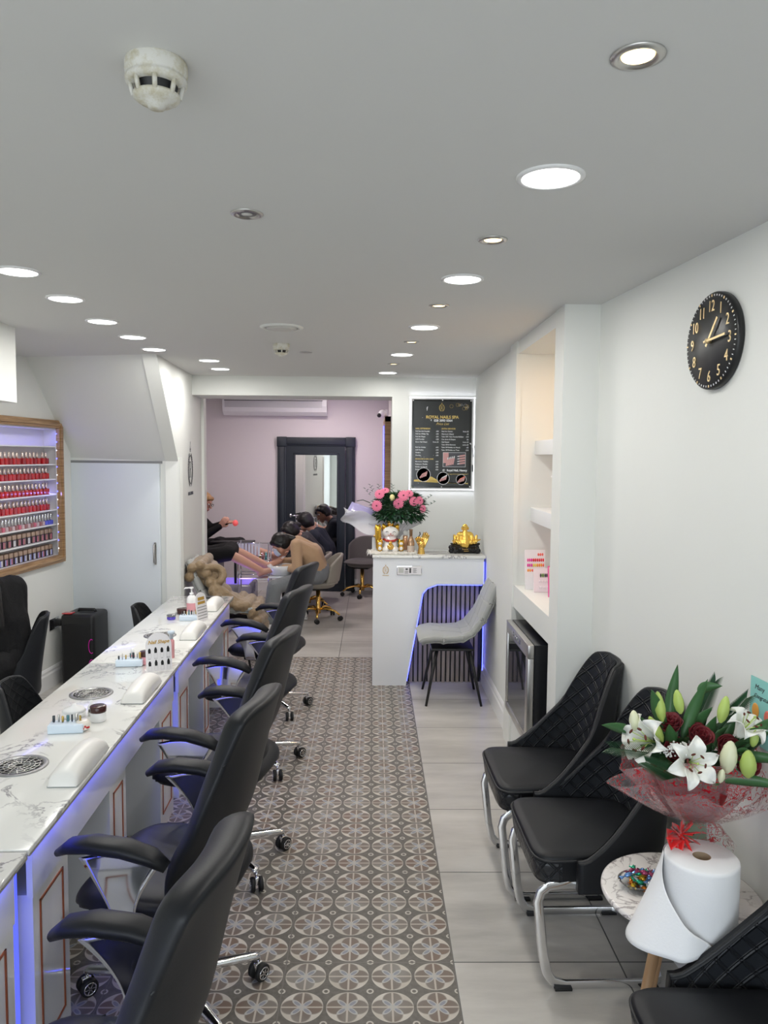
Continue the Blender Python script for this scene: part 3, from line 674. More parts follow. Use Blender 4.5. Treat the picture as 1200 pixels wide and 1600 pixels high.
# arched nail shape sign
M_sign = mat('white_acrylic', (.84, .82, .84), .2); M_goldtxt = mat('gold_print', (.62, .38, .08), .35, metal=.4)
def arched(w_, h, n=24):
    r_ = w_/2; return [(-r_, 0), (r_, 0)]+[(r_*math.cos(PI*k/n), h-r_+r_*math.sin(PI*k/n)) for k in range(n+1)]
def nail_sign(x, y, rz, label, w_, h, full=True):
    t = thing('nail_shape_sign', label, 'sign', (x, y, TH), rz); tilt = TR(0, 0, .002) @ RX(-.12)
    b = MB(); b.prism(arched(w_, h), -.002, .002, M_sign, M=tilt); b.box(-w_/2, w_/2, -.003, .045, 0, .004, M_sign); b.build('panel', t)
    b = MB(); T = tilt @ TR(0, -.0026, 0) @ RX(PI/2)
    if full:
        b.text('Nail Shape', .024, M_goldtxt, T @ TR(0, h-.052, 0), ext=.0004, shear=.3, bold=.0006); b.build('gold_heading', t)
        b = MB()
        for r_ in range(2):
            for k in range(4):
                cx = -w_*.36+w_*.24*k; cy = h-.085-.062*r_; kind = (k+r_*4)
                top = .016 if kind % 2 else .012
                pl = [(cx-.006, cy-.012), (cx+.006, cy-.012), (cx+.007, cy+.002), (cx+.004, cy+top*.8), (cx, cy+top*1.1), (cx-.004, cy+top*.8), (cx-.007, cy+.002)]
                b.add([(p[0], p[1], 0) for p in pl], [tuple(range(7))], M_black, M=T)
                for q in ((cx-.008, cx-.0074, cy-.034, cy-.012), (cx+.0074, cx+.008, cy-.034, cy-.012), (cx-.008, cx+.008, cy-.0345, cy-.034)): b.box(*q, -.0002, .0003, M_steel, M=T)
                b.text(['Square', 'Round', 'Oval', 'Almond', 'Coffin', 'Stiletto', 'Squoval', 'Lipstick'][kind], .0055, M_black, T @ TR(cx, cy-.041, 0), ext=.0001)
        b.build('nail_drawings', t)
    else:
        b.box(-w_*.3, w_*.3, h-.05, h-.03, -.0002, .0003, M_goldtxt, M=T); b.box(-w_*.34, w_*.34, h-.075, h-.058, -.0002, .0003, M_goldtxt, M=T); b.build('gold_heading', t)
        b = MB()
        for k in range(5): b.box(-w_*.42, w_*.42, h-.095-k*.018, h-.092-k*.018, -.0002, .0003, M_black, M=T)
        b.build('printed_lines', t)
nail_sign(-1.038, 3.70, .50, 'white arched sign with black nail shapes on the middle desk', .125, .185)
nail_sign(-1.075, 4.83, 1.15, 'narrow white arched sign turned sideways on the far desk', .11, .185, False)

# ================================================================ black salon armchairs
M_leath = mat('black_leatherette', (.0085, .0095, .012), .45, spec=.35)
v, *_ = coords(M_leath); bump(M_leath, noise_tex(M_leath, v, 220, 2), .08, .002)
M_leath2 = mat('black_leatherette_seam', (.012, .013, .015), .5)
def caster(b, x, y, a, parent):
    """twin wheel chrome caster under (x,y)"""
    w = MB(); T = TR(x, y, 0) @ RZ(a)
    for sg in (-1, 1):
        w.lathe([(.010, -.009), (.026, -.009), (.030, -.006), (.030, .006), (.026, .009), (.010, .009)], M_rubber, n=26, M=T @ TR(0, sg*.017, .030) @ RX(PI/2))
        w.lathe([(.021, .0092), (.0215, .0105), (.018, .0105), (.018, .0092)], M_chrome, n=26, cap=False, M=T @ TR(0, sg*.017, .030) @ RX(-PI/2*sg))
        for k in range(6): w.box(0, .019, -.0016, .0016, .0088, .0106, M_chrome, M=T @ TR(0, sg*.017, .030) @ RX(-PI/2*sg) @ RZ(PI*k/3))
    o = w.build('caster', parent)
    w = MB(); w.tube([(x, y, .085), (x, y, .055)], .006, M_chrome, n=8); w.box(-.012, .018, -.008, .008, .030, .062, M_chrome, M=T, bev=.003); w.build('caster_fork', o)
def star_base(t, r_=.30, m=None, hub_z=.10, top=.42, phase=.3, curved=False):
    m = m or M_chrome
    b = MB(); b.lathe([(.034, hub_z-.03), (.036, hub_z+.03), (.028, hub_z+.045)], m, n=24)
    b.lathe([(.026, hub_z+.04), (.026, hub_z+.20), (.016, hub_z+.20), (.016, top)], m, n=24)
    b.build('gas_column', t)
    for k in range(5):
        a = phase+2*PI*k/5; ca, sa = math.cos(a), math.sin(a); b = MB()
        if curved: pts = [(ca*.03, sa*.03, hub_z), (ca*.10, sa*.10, hub_z+.025), (ca*r_*.75, sa*r_*.75, hub_z+.005), (ca*r_, sa*r_, .075)]
        else: pts = [(ca*.03, sa*.03, hub_z+.012), (ca*r_*.5, sa*r_*.5, hub_z), (ca*r_*.95, sa*r_*.95, .086), (ca*r_, sa*r_, .083)]
        b.tube(pts, [1, .9, .75, .7], m, n=10, sec=(.015, .021, .6), up=(0, 0, 1)); b.build('base_arm', t)
    for k in range(5):
        a = phase+2*PI*k/5; caster(None, r_*math.cos(a), r_*math.sin(a), a+.9*k, t)
def salon_chair(label, loc, rz):
    """faces local +y; seat pan, wrapped back, two padded loop arms, chrome star base"""
    t = thing('salon_armchair', label, 'armchair', loc, rz, 'black wheeled armchairs along the nail desks')
    def prof(u, v_, w_, d_, z_, h_, e=.55):
        a = 2*PI*u; ca, sa = math.cos(a), math.sin(a); r_ = math.sin(PI*v_)**.35 if 0 < v_ < 1 else 0
        return (math.copysign(abs(ca)**e, ca)*w_*r_, math.copysign(abs(sa)**e, sa)*d_*r_, z_-h_*math.cos(PI*v_)*(1 if abs(math.cos(PI*v_)) > .0 else 1))
    b = MB()
    def seat(u, v_):
        x_, y_, z_ = prof(u, v_, .255, .245, .455, .055)
        z_ += .018*(x_/.255)**2 - .025*max(0, (y_-.10)/.15)**2
        if z_ < .45: x_ *= .94; y_ *= .95
        return (x_, y_, z_)
    b.sheet(seat, 48, 22, M_leath, wrap=True); s_ = b.build('seat', t)
    b = MB(); b.tube([(.235*math.sin(a)*1, .05+.03*math.cos(a), .505+.0) for a in [-PI/2+PI*k/16 for k in range(17)]], .0022, M_leath2, n=6); b.build('seam', s_)
    # backrest: broad shell with its sides pulled forward, narrower head roll
    def back(u, v_):
        s = 2*u-1
        w_ = .245+.020*math.sin(PI*min(1, v_*1.3))-.050*max(0, (v_-.45)/.55)**1.6
        z_ = .42+.645*v_-.030*abs(s)**5*max(0, v_-.5)*2
        y0 = -.225-.075*v_-.06*v_**2+.035*math.exp(-((v_-.22)/.15)**2)
        cv = (.075*(1-v_)+.035)*abs(s)**2.2
        return (s*w_, y0+cv, z_)
    def thk(u, v_):
        e = (1-abs(2*u-1)**6)**.5 if abs(2*u-1) < 1 else 0; f = min(1, v_/.06)**.5*min(1, (1.0001-v_)/.07)**.5
        return -(.022+.060*max(0, e)*f)
    b = MB(); b.sheet(back, 26, 34, M_leath, thick=lambda u, v_: -thk(u, v_)); bk = b.build('backrest', t)
    md = bk.modifiers.new('soft', 'SUBSURF'); md.levels = 1; md.render_levels = 1
    b = MB()
    b.tube([Vector(back(u/20, .80))+Vector((0, .004, 0)) for u in range(21)], .0022, M_leath2, n=6)
    b.build('seam', bk)
    for sg in (-1, 1):
        b = MB()
        pts = [(sg*.285, -.125, .640), (sg*.288, -.08, .668), (sg*.29, .0, .688), (sg*.29, .10, .692), (sg*.287, .17, .680), (sg*.283, .210, .655)]
        b.tube(pts, [.55, .9, 1, 1, .9, .5], M_leath, n=16, sec=(.022, .041, .8), up=(0, 0, 1)); b.build('arm_pad', t)
        b = MB()
        def brk(u, v_):
            # broad bent chrome band from the pad down to the seat underside
            P = [(.285, -.14, .612), (.286, .0, .640), (.286, .125, .632)]
            top_z = .645+.024*math.sin(PI*u)
            wv = (1-v_); mid = .5+.5*abs(2*v_-1)**1.5
            y_ = (.02+(u-.5)*.25*(.30+.70*(1-min(1, v_*1.6))**1.5)) - .03*v_
            z_ = top_z*(1-v_)+.405*v_ if v_ < .85 else top_z*(1-v_)+.405*v_
            x_ = .286+.018*math.sin(PI*v_) - (.16*max(0, (v_-.82)/.18)**2)
            return (sg*x_, y_, z_)
        b.sheet(brk, 12, 22, M_chrome, thick=.004*sg); b.build('arm_bracket', t)
    b = MB(); b.box(-.14, .14, -.12, .12, .385, .410, M_black, bev=.008); b.box(-.04, .04, -.07, .07, .36, .39, M_black, bev=.005)
    b.tube([(.04, .03, .375), (.20, .06, .372), (.27, .07, .380)], .005, M_black, n=8); b.build('tilt_mechanism', t)
    star_base(t)
    return t
sc1 = salon_chair('black armchair nearest the viewer, cropped by the bottom edge of the picture', (-.60, 1.475, 0), PI/2-.14)
for (x, y, a, n) in [(-.655, 2.42, PI/2-.17, 'second black armchair from the front, its caster in the aisle'),
                     (-.675, 3.31, PI/2-.19, 'third black armchair, pulled up to the middle desk'),
                     (-.71, 4.42, PI/2-.25, 'fourth black armchair, between the last two desks hand cushions'),
                     (-.745, 5.40, PI/2-.27, 'farthest black armchair, beside the technician in grey trousers')]:
    dup(sc1, n, (x, y, 0), a)

# ================================================================ quilted waiting chairs
M_quilt = mat('quilted_leatherette', (.018, .020, .024), .38)
v, x, y, z = coords(M_quilt, 'UV')
def dia(m, x, y, sc):
    p = ((x+y)*sc).fract(); q = ((x-y)*sc).fract()
    l = lambda q_: ((q_-.5).abs()*-1+.5).op('MINIMUM', .09)
    l2 = lambda q_: ((q_-.16).abs()).op('MINIMUM', .05)
    return l(p).mn(l(q))*1 + l2(p).mn(l2(q))*1.2
bump(M_quilt, dia(M_quilt, x, y, 1.0), 1.0, .055)
M_quiltv = mat('quilted_velvet', (.009, .010, .012), .7, spec=.3); v, x, y, z = coords(M_quiltv, 'UV'); bump(M_quiltv, dia(M_quiltv, x, y, 1.0), 1.0, .05)
def uv_grid(o, fu, fv):
    """generated uv from local position of the shell: arc length round, height up"""
    me = o.data; uv = me.uv_layers.new(name='uv')
    for l in me.loops:
        c_ = me.vertices[l.vertex_index].co; uv.data[l.index].uv = (fu(c_), fv(c_))
SGN = -1
def tub_chair(label, loc, rz, name='waiting_chair', grp='black quilted chairs along the right wall', legs='cantilever', mq=None, cat='chair'):
    mq = mq or M_quilt
    t = thing(name, label, cat, loc, rz, grp)
    SW, SD = .225, .225
    b = MB()   # seat cushion with piped edge and quilted border
    def seat(u, v_):
        a = 2*PI*u; e = .28; ca, sa = math.cos(a), math.sin(a); X_ = math.copysign(abs(ca)**e, ca); Y_ = math.copysign(abs(sa)**e, sa)
        X_ *= (1+.06*Y_)
        if v_ < .4: r_ = 1-.05*(1-v_/.4); zz = .375+.085*v_/.4
        elif v_ < .55: r_ = 1-.03*((v_-.4)/.15); zz = .46+.016*(v_-.4)/.15
        else: r_ = .97*(1-(v_-.55)/.45); zz = .476+.016*math.sin(PI/2*(v_-.55)/.45)
        return (X_*SW*r_, Y_*SD*r_+.015, zz)
    b.sheet(seat, 64, 18, M_leath, wrap=True); b.add([seat(k/64, 0) for k in range(64)], [tuple(range(64))], M_black)
    b.build('seat', t)
    b = MB(); b.tube([seat(k/64, .40) for k in range(64)], .0045, M_leath2, n=8, closed=True); b.build('seat_piping', t)
    b = MB(); b.sheet(lambda u, v_: tuple(Vector(seat(u*.5, .03+.33*v_))*1.0+Vector((0, .003, 0))), 40, 4, mq, thick=.004); q = b.build('seat_border', t); uv_grid(q, lambda c_: c_.x*14+c_.y*14, lambda c_: c_.z*14)
    # back shell: wraps from one seat side round the back to the other, rim sweeping up
    def rim(s):
        a = abs(s); return .475+(.945-.475)*(1 if a < .36 else max(0, .5+.5*math.cos(PI*min(1, (a-.36)/.60)))**.85)+.012*(1-min(1, a/.36)**2)
    def shell(u, v_, off=0):
        s = 2*u-1; a = abs(s)
        z_ = .375+(rim(s)-.375)*v_
        hh = max(0, z_-.44)
        # plan: superellipse u-shape, narrowing with height
        th = s*PI*.5*1.10; wx = SW+.028+off-.10*min(1, hh/.5)**1.4*1.0; dy = .165+off
        e = .62
        X_ = math.copysign(abs(math.sin(min(PI/2, abs(th))))**e, s)*wx
        Y_ = -math.cos(th if abs(th) < PI/2 else math.copysign(PI/2, th))**1*dy if abs(th) < PI/2 else 0
        if a > .70: Y_ += (a-.70)/.30*.15
        Y_ -= .045+.075*(hh/.5)**1.25*(1-a**2*.3)
        return (X_, Y_, z_)
    b = MB(); b.sheet(lambda u, v_: shell(u, v_, 0.0), 56, 26, mq); q = b.build('backrest_lining', t)
    uv_grid(q, lambda c_: (math.atan2(c_.x, -(c_.y-.1))*.30)*16, lambda c_: c_.z*14)
    b = MB(); b.sheet(lambda u, v_: shell(u, v_, .004), 56, 26, M_leath, thick=SGN*.030); b.build('backrest', t)
    b = MB(); b.tube([Vector(shell(u/60, 1, .016)) for u in range(61)], .0065, M_leath2, n=8); b.build('rim_piping', t)
    if legs == 'cantilever':
        hw = .215; yf = .20; yb = -.20
        side = lambda sg: [(sg*hw, yb, .372), (sg*hw, .14, .372), (sg*hw, .185, .366), (sg*hw, .212, .345), (sg*hw, .222, .31), (sg*hw, .200, .12), (sg*hw, .185, .055), (sg*hw, .165, .026), (sg*hw, .12, .013), (sg*hw, -.18, .013)]
        P_ = side(-1)+[(-hw+.02, -.215, .013), (-hw+.06, -.225, .013), (hw-.06, -.225, .013), (hw-.02, -.215, .013)]+side(1)[::-1]
        b = MB(); b.tube(P_, 1, M_chrome, n=12, sec=(.0065, .017, .45), up=(1, 0, 0)); 
        b.build('cantilever_frame', t)
        b = MB(); b.box(-hw, hw, -.01, .02, .360, .375, M_chrome); b.build('seat_bar', t)
        for sg in (-1, 1):
            for yy in (.13, -.17): b = MB(); b.box(sg*hw-.018, sg*hw+.018, yy-.03, yy+.03, 0, .010, M_rubber, bev=.002); b.build('floor_glide', t)
    else:
        for sx in (-1, 1):
            for sy in (-1, 1): b = MB(); b.tube([(sx*.15, sy*.14, .38), (sx*.20, sy*.20, 0)], [.014, .009], M_black, n=12); b.build('leg', t)
    return t
wc = tub_chair('black quilted cantilever chair nearest the white column', (.755, 3.245, 0), PI/2+.02)
wc2 = dup(wc, 'black quilted cantilever chair behind the lily bouquet, middle of three', (.79, 2.715, 0), PI/2+.02)
wc3 = dup(wc, 'black quilted chair at the bottom right corner, cropped by the picture edge', (.890, 1.625, 0), PI/2+.02)
tc = tub_chair('black quilted chair at the left edge, pushed up behind the middle desk', (-1.50, 3.58, 0), -PI/2, 'technician_chair', 'black quilted chairs behind the nail desks', 'legs', M_quiltv)
tc2 = dup(tc, 'black chair in which the long haired person in black is sitting', (-2.30, 4.78, 0), PI/2+.35)
tc3 = dup(tc, 'black chair back showing above the far desk by the cupboard door', (-1.52, 5.64, 0), -PI/2)
for o, h in ((tc, .78), (tc3, .74), (tc2, .84)): o.scale = (.80, .80, h)

# ================================================================ grey tufted chair by the counter
M_grey = mat('grey_velvet', (.34, .35, .34), .6, sheen=.35); M_greyd = mat('grey_piping', (.22, .23, .225), .6)
v, x, y, z = coords(M_grey); bump(M_grey, noise_tex(M_grey, v, 40, 3), .1, .004)
def tufted_chair(label, loc, rz, group=None):
    t = thing('tufted_chair', label, 'chair', loc, rz, group)
    # profile in y,z from seat front over the crease up the back
    prof = [(.235, .462), (.215, .478), (.15, .490), (.05, .484), (-.08, .472), (-.15, .490), (-.19, .545), (-.235, .66), (-.275, .77), (-.305, .845), (-.322, .868)]
    P = [Vector((0, a, c_)) for a, c_ in prof]
    L = [0]
    for i in range(1, len(P)): L.append(L[-1]+(P[i]-P[i-1]).length)
    def at(v_):
        d = v_*L[-1]
        for i in range(1, len(P)):
            if d <= L[i]+1e-9: f = (d-L[i-1])/(L[i]-L[i-1]); return P[i-1].lerp(P[i], f)
        return P[-1]
    # channel grooves
    vg = [.20, .38, .53, .68, .84]; ug = [-.34, .34]
    def f(u, v_):
        s = 2*u-1; p = at(v_); seat = v_ < .5
        w_ = .225 if v_ < .5 else .225-.045*((v_-.5)/.5)**1.5
        w_ *= (1-.10*max(0, 1-v_/.10)**2)*(1-.12*max(0, (v_-.93)/.07)**2)
        g = 0
        for q in vg: g = max(g, math.exp(-((v_-q)/.012)**2))
        for q in ug: g = max(g, math.exp(-((s-q)/.03)**2)*(v_ > .12))
        nrm = (at(min(1, v_+.02))-at(max(0, v_-.02))).normalized(); n_ = Vector((0, -nrm.z, nrm.y)); n_ = -n_ if n_.z < 0 and v_ < .5 else n_
        if v_ >= .45 and n_.y < 0: n_ = -n_
        up = .045*abs(s)**3*math.exp(-((v_-.50)/.16)**2)
        o = Vector((s*w_, p.y, p.z))+n_*(-.009*g+up-.012*abs(s)**6)
        return tuple(o)
    b = MB(); b.sheet(f, 60, 110, M_grey, thick=lambda u, v_: .045); o = b.build('upholstered_shell', t)
    b = MB(); N = 40
    edge = [f(0, k/N) for k in range(N+1)]+[f(k/12, 1) for k in range(1, 13)]+[f(1, 1-k/N) for k in range(1, N+1)]+[f(1-k/12, 0) for k in range(1, 12)]
    b.tube(edge, .005, M_greyd, n=8, closed=True); b.build('piping', t)
    b = MB(); b.box(-.17, .17, -.15, .16, .400, .418, M_black, bev=.004); b.tube([(-.16, .15, .40), (0, .13, .408), (.16, .15, .40)], .01, M_black); b.build('seat_frame', t)
    for sx, sy in ((-1, 1), (1, 1), (-1, -1), (1, -1)):
        b = MB(); b.tube([(sx*.14, .12 if sy > 0 else -.12, .405), (sx*.205, .20 if sy > 0 else -.205, 0)], [.014, .009], M_black, n=12); b.build('leg', t)
    return t
gc = tufted_chair('grey tufted chair on black metal legs in front of the slatted counter', (.60, 5.68, 0), PI/2)
gw = dup(gc, 'grey tufted chair by the logo wall with a tan padded coat over it', (-1.235, 6.60, 0), -PI/2+.03); gw.scale = (1.03, 1.03, 1.05)

# ================================================================ reception counter
M_walnut = mat('greige_slat', (.45, .39, .34), .5); v, x, y, z = coords(M_walnut); mp = M_walnut.node_tree.nodes.new('ShaderNodeMapping'); mp.inputs['Scale'].default_value = (30, 30, 2); M_walnut.node_tree.links.new(v, mp.inputs[0])
setc(M_walnut, ramp(M_walnut, noise_tex(M_walnut, mp.outputs[0], 3, 4), [(.35, (.27, .22, .18)), (.65, (.40, .34, .29))]))
cz = 1.02
ct = thing('reception_counter', 'white reception counter with marble top and slatted cutaway front', 'counter', (.006, 5.98, 0))
b = MB()
poly = [(0, 0), (.268, 0), (.37, .62), (.39, .74), (.43, .785), (.51, .815), (.875, .815), (.875, cz), (0, cz)]
b.prism(poly, 0, .025, M_gloss); b.box(0, .02, .025, .40, 0, cz, M_gloss); b.build('front_panel', ct)
b = MB(); b.box(.02, .875, .38, .40, 0, cz, M_gloss); b.build('rear_panel', ct)
b = MB(); b.box(-.006, .885, -.012, .42, cz, cz+.022, M_marble, bev=.003); b.build('marble_top', ct)
b = MB(); b.box(.25, .872, .115, .13, 0, .81, M_black); b.build('slat_backing', ct)
k = 0; xx = .262
while xx < .85:
    b = MB(); b.box(xx, xx+.024, .095, .115, .0, .81, M_walnut); b.build('wooden_slat', ct); xx += .0375
b = MB()
o_pts = [(.276, .03), (.378, .62), (.398, .735), (.435, .776), (.512, .805), (.868, .805)]
b.tube([(p[0], .030, p[1]) for p in o_pts], .003, M_led_blue, n=6); b.build('blue_light_strip', ct)
b = MB(); b.tube([(.880, .03, .10), (.880, .03, .99)], .003, M_led_blue, n=6); b.build('blue_light_strip', ct)
area_light('counter_led_glow', (.888, 6.06, .55), .9, .02, .6, (.07, .08, 1), (.75, 6.5, .55))
area_light('counter_led_glow', (.65, 6.03, .79), .4, .02, .06, (.07, .08, 1), (.65, 6.08, .3))
area_light('counter_led_glow', (.34, 6.03, .40), .02, .7, .06, (.07, .08, 1), (.6, 6.08, .4))
b = MB(); logo(b, M_goldtxt, .085, ext=.0006); o = b.build('counter_emblem', ct); o.matrix_local = TR(.100, -.0015, .925) @ RX(PI/2)
t = thing('framed_notice', 'small mirrored frame notice fixed on the counter front', 'notice', (.292, 5.9785, .925))
b = MB(); b.box(-.098, .098, -.006, 0, -.036, .036, M_mirror, bev=.002); b.box(-.094, .094, -.0065, -.002, -.032, .032, M_sign); b.build('frame', t)
b = MB(); b.box(-.085, -.045, -.008, -.006, -.02, .02, mat('soft_grey_print', (.55, .56, .52), .5)); b.box(-.03, -.012, -.008, -.006, .004, .016, M_ink); b.box(.0, .014, -.008, -.006, -.02, .02, M_ink)
for k in range(5): b.box(.03, .058-.004*(k % 2), -.008, -.006, .014-.008*k, .016-.008*k, M_ink)
for k in range(4): b.box(-.036, -.008, -.008, -.006, -.006-.006*k, -.0045-.006*k, M_ink)
b.build('printed_card', t)

# price poster, back lit
pz0, pz1, px0, px1 = 1.525, 2.343, .322, .895
sgn = thing('price_poster', 'black price list poster in a back lit white frame above the counter', 'poster', ((px0+px1)/2, 6.82, (pz0+pz1)/2))
hw, hh = (px1-px0)/2, (pz1-pz0)/2
b = MB(); b.box(-hw-.005, hw+.005, -.022, -.004, -hh-.005, hh+.005, M_white); b.build('backing_board', sgn)
b = MB()
for (a0, a1, c0_, c1_) in [(-hw, hw, hh-.006, hh), (-hw, hw, -hh, -hh+.006), (-hw, -hw+.006, -hh, hh), (hw-.006, hw, -hh, hh)]: b.box(a0, a1, -.0245, -.022, c0_, c1_, M_led_white)
b.build('light_border', sgn)
M_post = mat('poster_black', (.008, .009, .009), .12, coat=.3); M_posd = mat('poster_charcoal', (.018, .021, .021), .25, coat=.25)
b = MB(); b.box(-hw+.02, hw-.025, -.030, -.0246, -hh+.02, hh-.02, M_post); b.box(-hw+.035, hw-.045, -.0306, -.030, -hh+.035, hh-.035, M_posd); b.build('poster_sheet', sgn)
M_wtxt = mat('white_print', (.75, .76, .78), .5); M_gtxt = mat('yellow_gold_print', (.68, .50, .14), .5)
T0 = TR(0, -.031, 0) @ RX(PI/2)
b = MB(); logo(b, M_gtxt, .085, ext=.0004, caption=False)
for i in range(len(b.v)): q = Vector(b.v[i]); b.v[i] = tuple(T0 @ TR(-.005, .315, 0) @ q)
b.build('gold_emblem', sgn)
for (tx, sz_, x_, z_, al, sh_, bo) in [('ROYAL NAILS SPA', .036, 0, .222, 'CENTER', 0, .0012), ('Price List', .030, 0, .165, 'CENTER', .5, 0), ('NAIL EXTENSION', .0165, -.235, .127, 'LEFT', 0, .0005), ('EXTRA SERVICES', .0165, -.005, .127, 'LEFT', 0, .0005), ('MANICURE & NAIL CARE', .0145, -.235, -.14, 'LEFT', 0, .0005), ('Walk-ins & appointments welcome !', .0165, .115, -.272, 'CENTER', 0, 0)]:
    b = MB(); b.text(tx, sz_, M_gtxt, T0 @ TR(x_, z_, 0), al, .0004, shear=sh_, bold=bo); b.build('gold_heading', sgn)
b = MB(); b.text('028 3093 0364', .027, M_wtxt, T0 @ TR(.008, .195, 0), ext=.0004, bold=.001); b.tube([(-.095, -.0315, .20), (-.10, -.0315, .207), (-.095, -.0315, .215)], .003, M_wtxt, n=6)
lf = [('Full Set Gel Powder', '£30'), ('Full Set White Tip', '£35'), ('Full Set Shape', '£35'), ('Infill Powder', '£28'), ('Extra Nail Shape', 'from £2'), ('', ''), ('Full Set Shellac', '£32'), ('Infill Shellac', '£30'), ('Ombre', '£38'), ('Overlay', '£30')]
for k, (n_, p_) in enumerate(lf):
    if n_: b.text(n_, .0155, M_wtxt, T0 @ TR(-.235, .104-.0235*k, 0), 'LEFT', .0003, bold=.0003); b.text(p_, .0155, M_wtxt, T0 @ TR(-.03, .104-.0235*k, 0), 'RIGHT', .0003, bold=.0003)
for k, (n_, p_) in enumerate([('Manicure / Shellac', '£28'), ('Pedicure / Shellac', '£35'), ('Shellac on Hands', '£22'), ('Shellac on Toes', '£22')]):
    b.text(n_, .0155, M_wtxt, T0 @ TR(-.235, -.163-.0235*k, 0), 'LEFT', .0003, bold=.0003); b.text(p_, .0155, M_wtxt, T0 @ TR(-.03, -.163-.0235*k, 0), 'RIGHT', .0003, bold=.0003)
for k, (n_, p_) in enumerate([('Nail Art Design', 'from £3'), ('Diamond (10pcs)', '£5'), ('Take Off / Gel, Powder/Builder', '£10'), ('Cut down & Shapes', '£6'), ('Nail Repair', 'from £3'), ('Take Off & Remove', 'extra £5'), ('Take Off Shellac on Hands', '£5'), ('Take Off Shellac on Toes', '£10')]):
    b.text(n_, .0155, M_wtxt, T0 @ TR(-.005, .104-.0235*k, 0), 'LEFT', .0003, bold=.0003); b.text(p_, .0155, M_wtxt, T0 @ TR(.235, .104-.0235*k, 0), 'RIGHT', .0003, bold=.0003)
b.text('Royal Nail, Newry', .024, M_wtxt, T0 @ TR(.135, -.242, 0), ext=.0004, bold=.0012); b.lathe([(.012, 0), (0, .0006)], M_wtxt, M=T0 @ TR(.02, -.235, 0)); b.text('f', .018, M_post, T0 @ TR(.02, -.241, .0006), ext=.0003)
b.text('f', .05, M_wtxt, T0 @ TR(-.135, .29, 0), ext=.0003); 
for k in range(14): b.lathe([(.0022, 0), (0, .0004)], M_wtxt, n=8, M=T0 @ TR(rnd.uniform(-.23, .22), rnd.uniform(-.35, .33), 0))
b.build('white_lettering', sgn)
b = MB(); b.add([(-.245, -.0312, -.335), (.235, -.0312, -.355), (.235, -.0312, -.345), (.12, -.0312, -.352), (-.02, -.0312, -.33), (-.09, -.0312, -.29), (-.2, -.0312, -.315), (-.245, -.0312, -.32)], [(0, 1, 2, 3, 4, 5, 6, 7)], M_gtxt)
b.build('gold_wave', sgn)
for q in range(12):
    b = MB(); a = rnd.uniform(0, PI); rr = rnd.uniform(.006, .016); cx, cy = .235-abs(rnd.gauss(0, .07)), .345-abs(rnd.gauss(0, .02)); b.tube([(cx+rr*math.cos(2*PI*i/12), -.0315, cy+rr*math.sin(2*PI*i/12)) for i in range(12)], .0008, M_gtxt if q % 3 else M_wtxt, n=4, closed=True); b.build('gold_ornament', sgn)
M_skinp = mat('pink_photo', (.62, .33, .32), .4); M_photo = mat('dark_photo', (.06, .06, .07), .3); M_coral = mat('coral_photo', (.75, .20, .14), .3)
def photo_round(x, z, r_, back_, fingers):
    b = MB(); b.lathe([(r_, 0), (r_-.004, .0012), (r_-.004, .0008)], M_wtxt, n=40, cap=False, M=T0 @ TR(x, z, 0)); b.lathe([(r_-.004, .0006), (0, .0006)], back_, n=40, M=T0 @ TR(x, z, 0))
    for k in range(4):
        T = T0 @ TR(x+(-.018+.014*k), z-.01+.006*k, .0012) @ RZ(-.6+.1*k); b.box(-.006, .006, -.022, .014, 0, .0008, M_skinp, M=T); b.ball((0, .017, .0006), (.005, .010, .0006), fingers, 8, M=T)
    b.build('round_photo', sgn)
photo_round(-.16, -.275, .062, M_photo, M_skinp); photo_round(.015, -.305, .056, M_photo, M_wtxt); photo_round(.175, -.315, .047, M_skinp, M_coral)
b = MB(); b.box(.01, .212, -.0312, -.0308, -.205, -.075, M_wtxt); b.box(.013, .209, -.0316, -.0312, -.202, -.078, M_photo); b.box(.013, .06, -.0318, -.0316, -.17, -.078, M_skinp)
for k in range(4):
    T = T0 @ TR(.05+.018*k, -.155+.004*k, .0008) @ RZ(-.2); b.box(-.008, .008, -.04, .02, 0, .0006, M_skinp, M=T); b.ball((0, .026, .0005), (.006, .013, .0005), M_wtxt, 8, M=T)
    T = T0 @ TR(.185, -.17+.022*k, .0008) @ RZ(PI/2+.15); b.box(-.007, .007, -.022, .03, 0, .0006, M_skinp, M=T); b.ball((0, .038, .0005), (.005, .012, .0005), M_wtxt, 8, M=T)
b.build('rectangular_photo', sgn)
for (x_, z_) in [(-hw+.03, hh-.03), (hw-.035, hh-.03), (-hw+.03, -hh+.03), (hw-.035, -hh+.03), (0, hh-.028), (0, -hh+.028), (hw-.033, 0)]:
    b = MB(); b.lathe([(.006, 0), (.006, .003), (0, .004)], M_chrome, n=14, M=TR(x_, -.0305, z_) @ RX(PI/2)); b.build('screw_cap', sgn)
for (cx, cz_, sx, sz, e) in [((px0+px1)/2, pz1+.0, hw*2, .01, 1.3), ((px0+px1)/2, pz0, hw*2, .01, 1.3)]:
    area_light('poster_glow', (cx, 6.79, cz_+(.012 if cz_ > 2 else -.012)), sx, .012, e*.13, (.86, .88, 1), (cx, 6.83, cz_+(.2 if cz_ > 2 else -.2)))
t = thing('poster_cable', 'thin black cable and switch hanging beside the price poster', 'cable', (.905, 6.80, 1.9))
b = MB(); b.tube([(.0, 0, .10), (-.012, 0, .03), (.0, -.01, -.02), (-.028, -.01, .0), (-.02, -.01, -.04), (-.012, 0, -.10), (-.02, 0, -.16), (-.01, 0, -.24), (-.003, 0, -.30)], .0022, M_black, n=6); b.build('cable', t)
b = MB(); b.box(-.026, -.016, -.008, .004, -.21, -.15, M_black, bev=.002); b.build('switch', t)

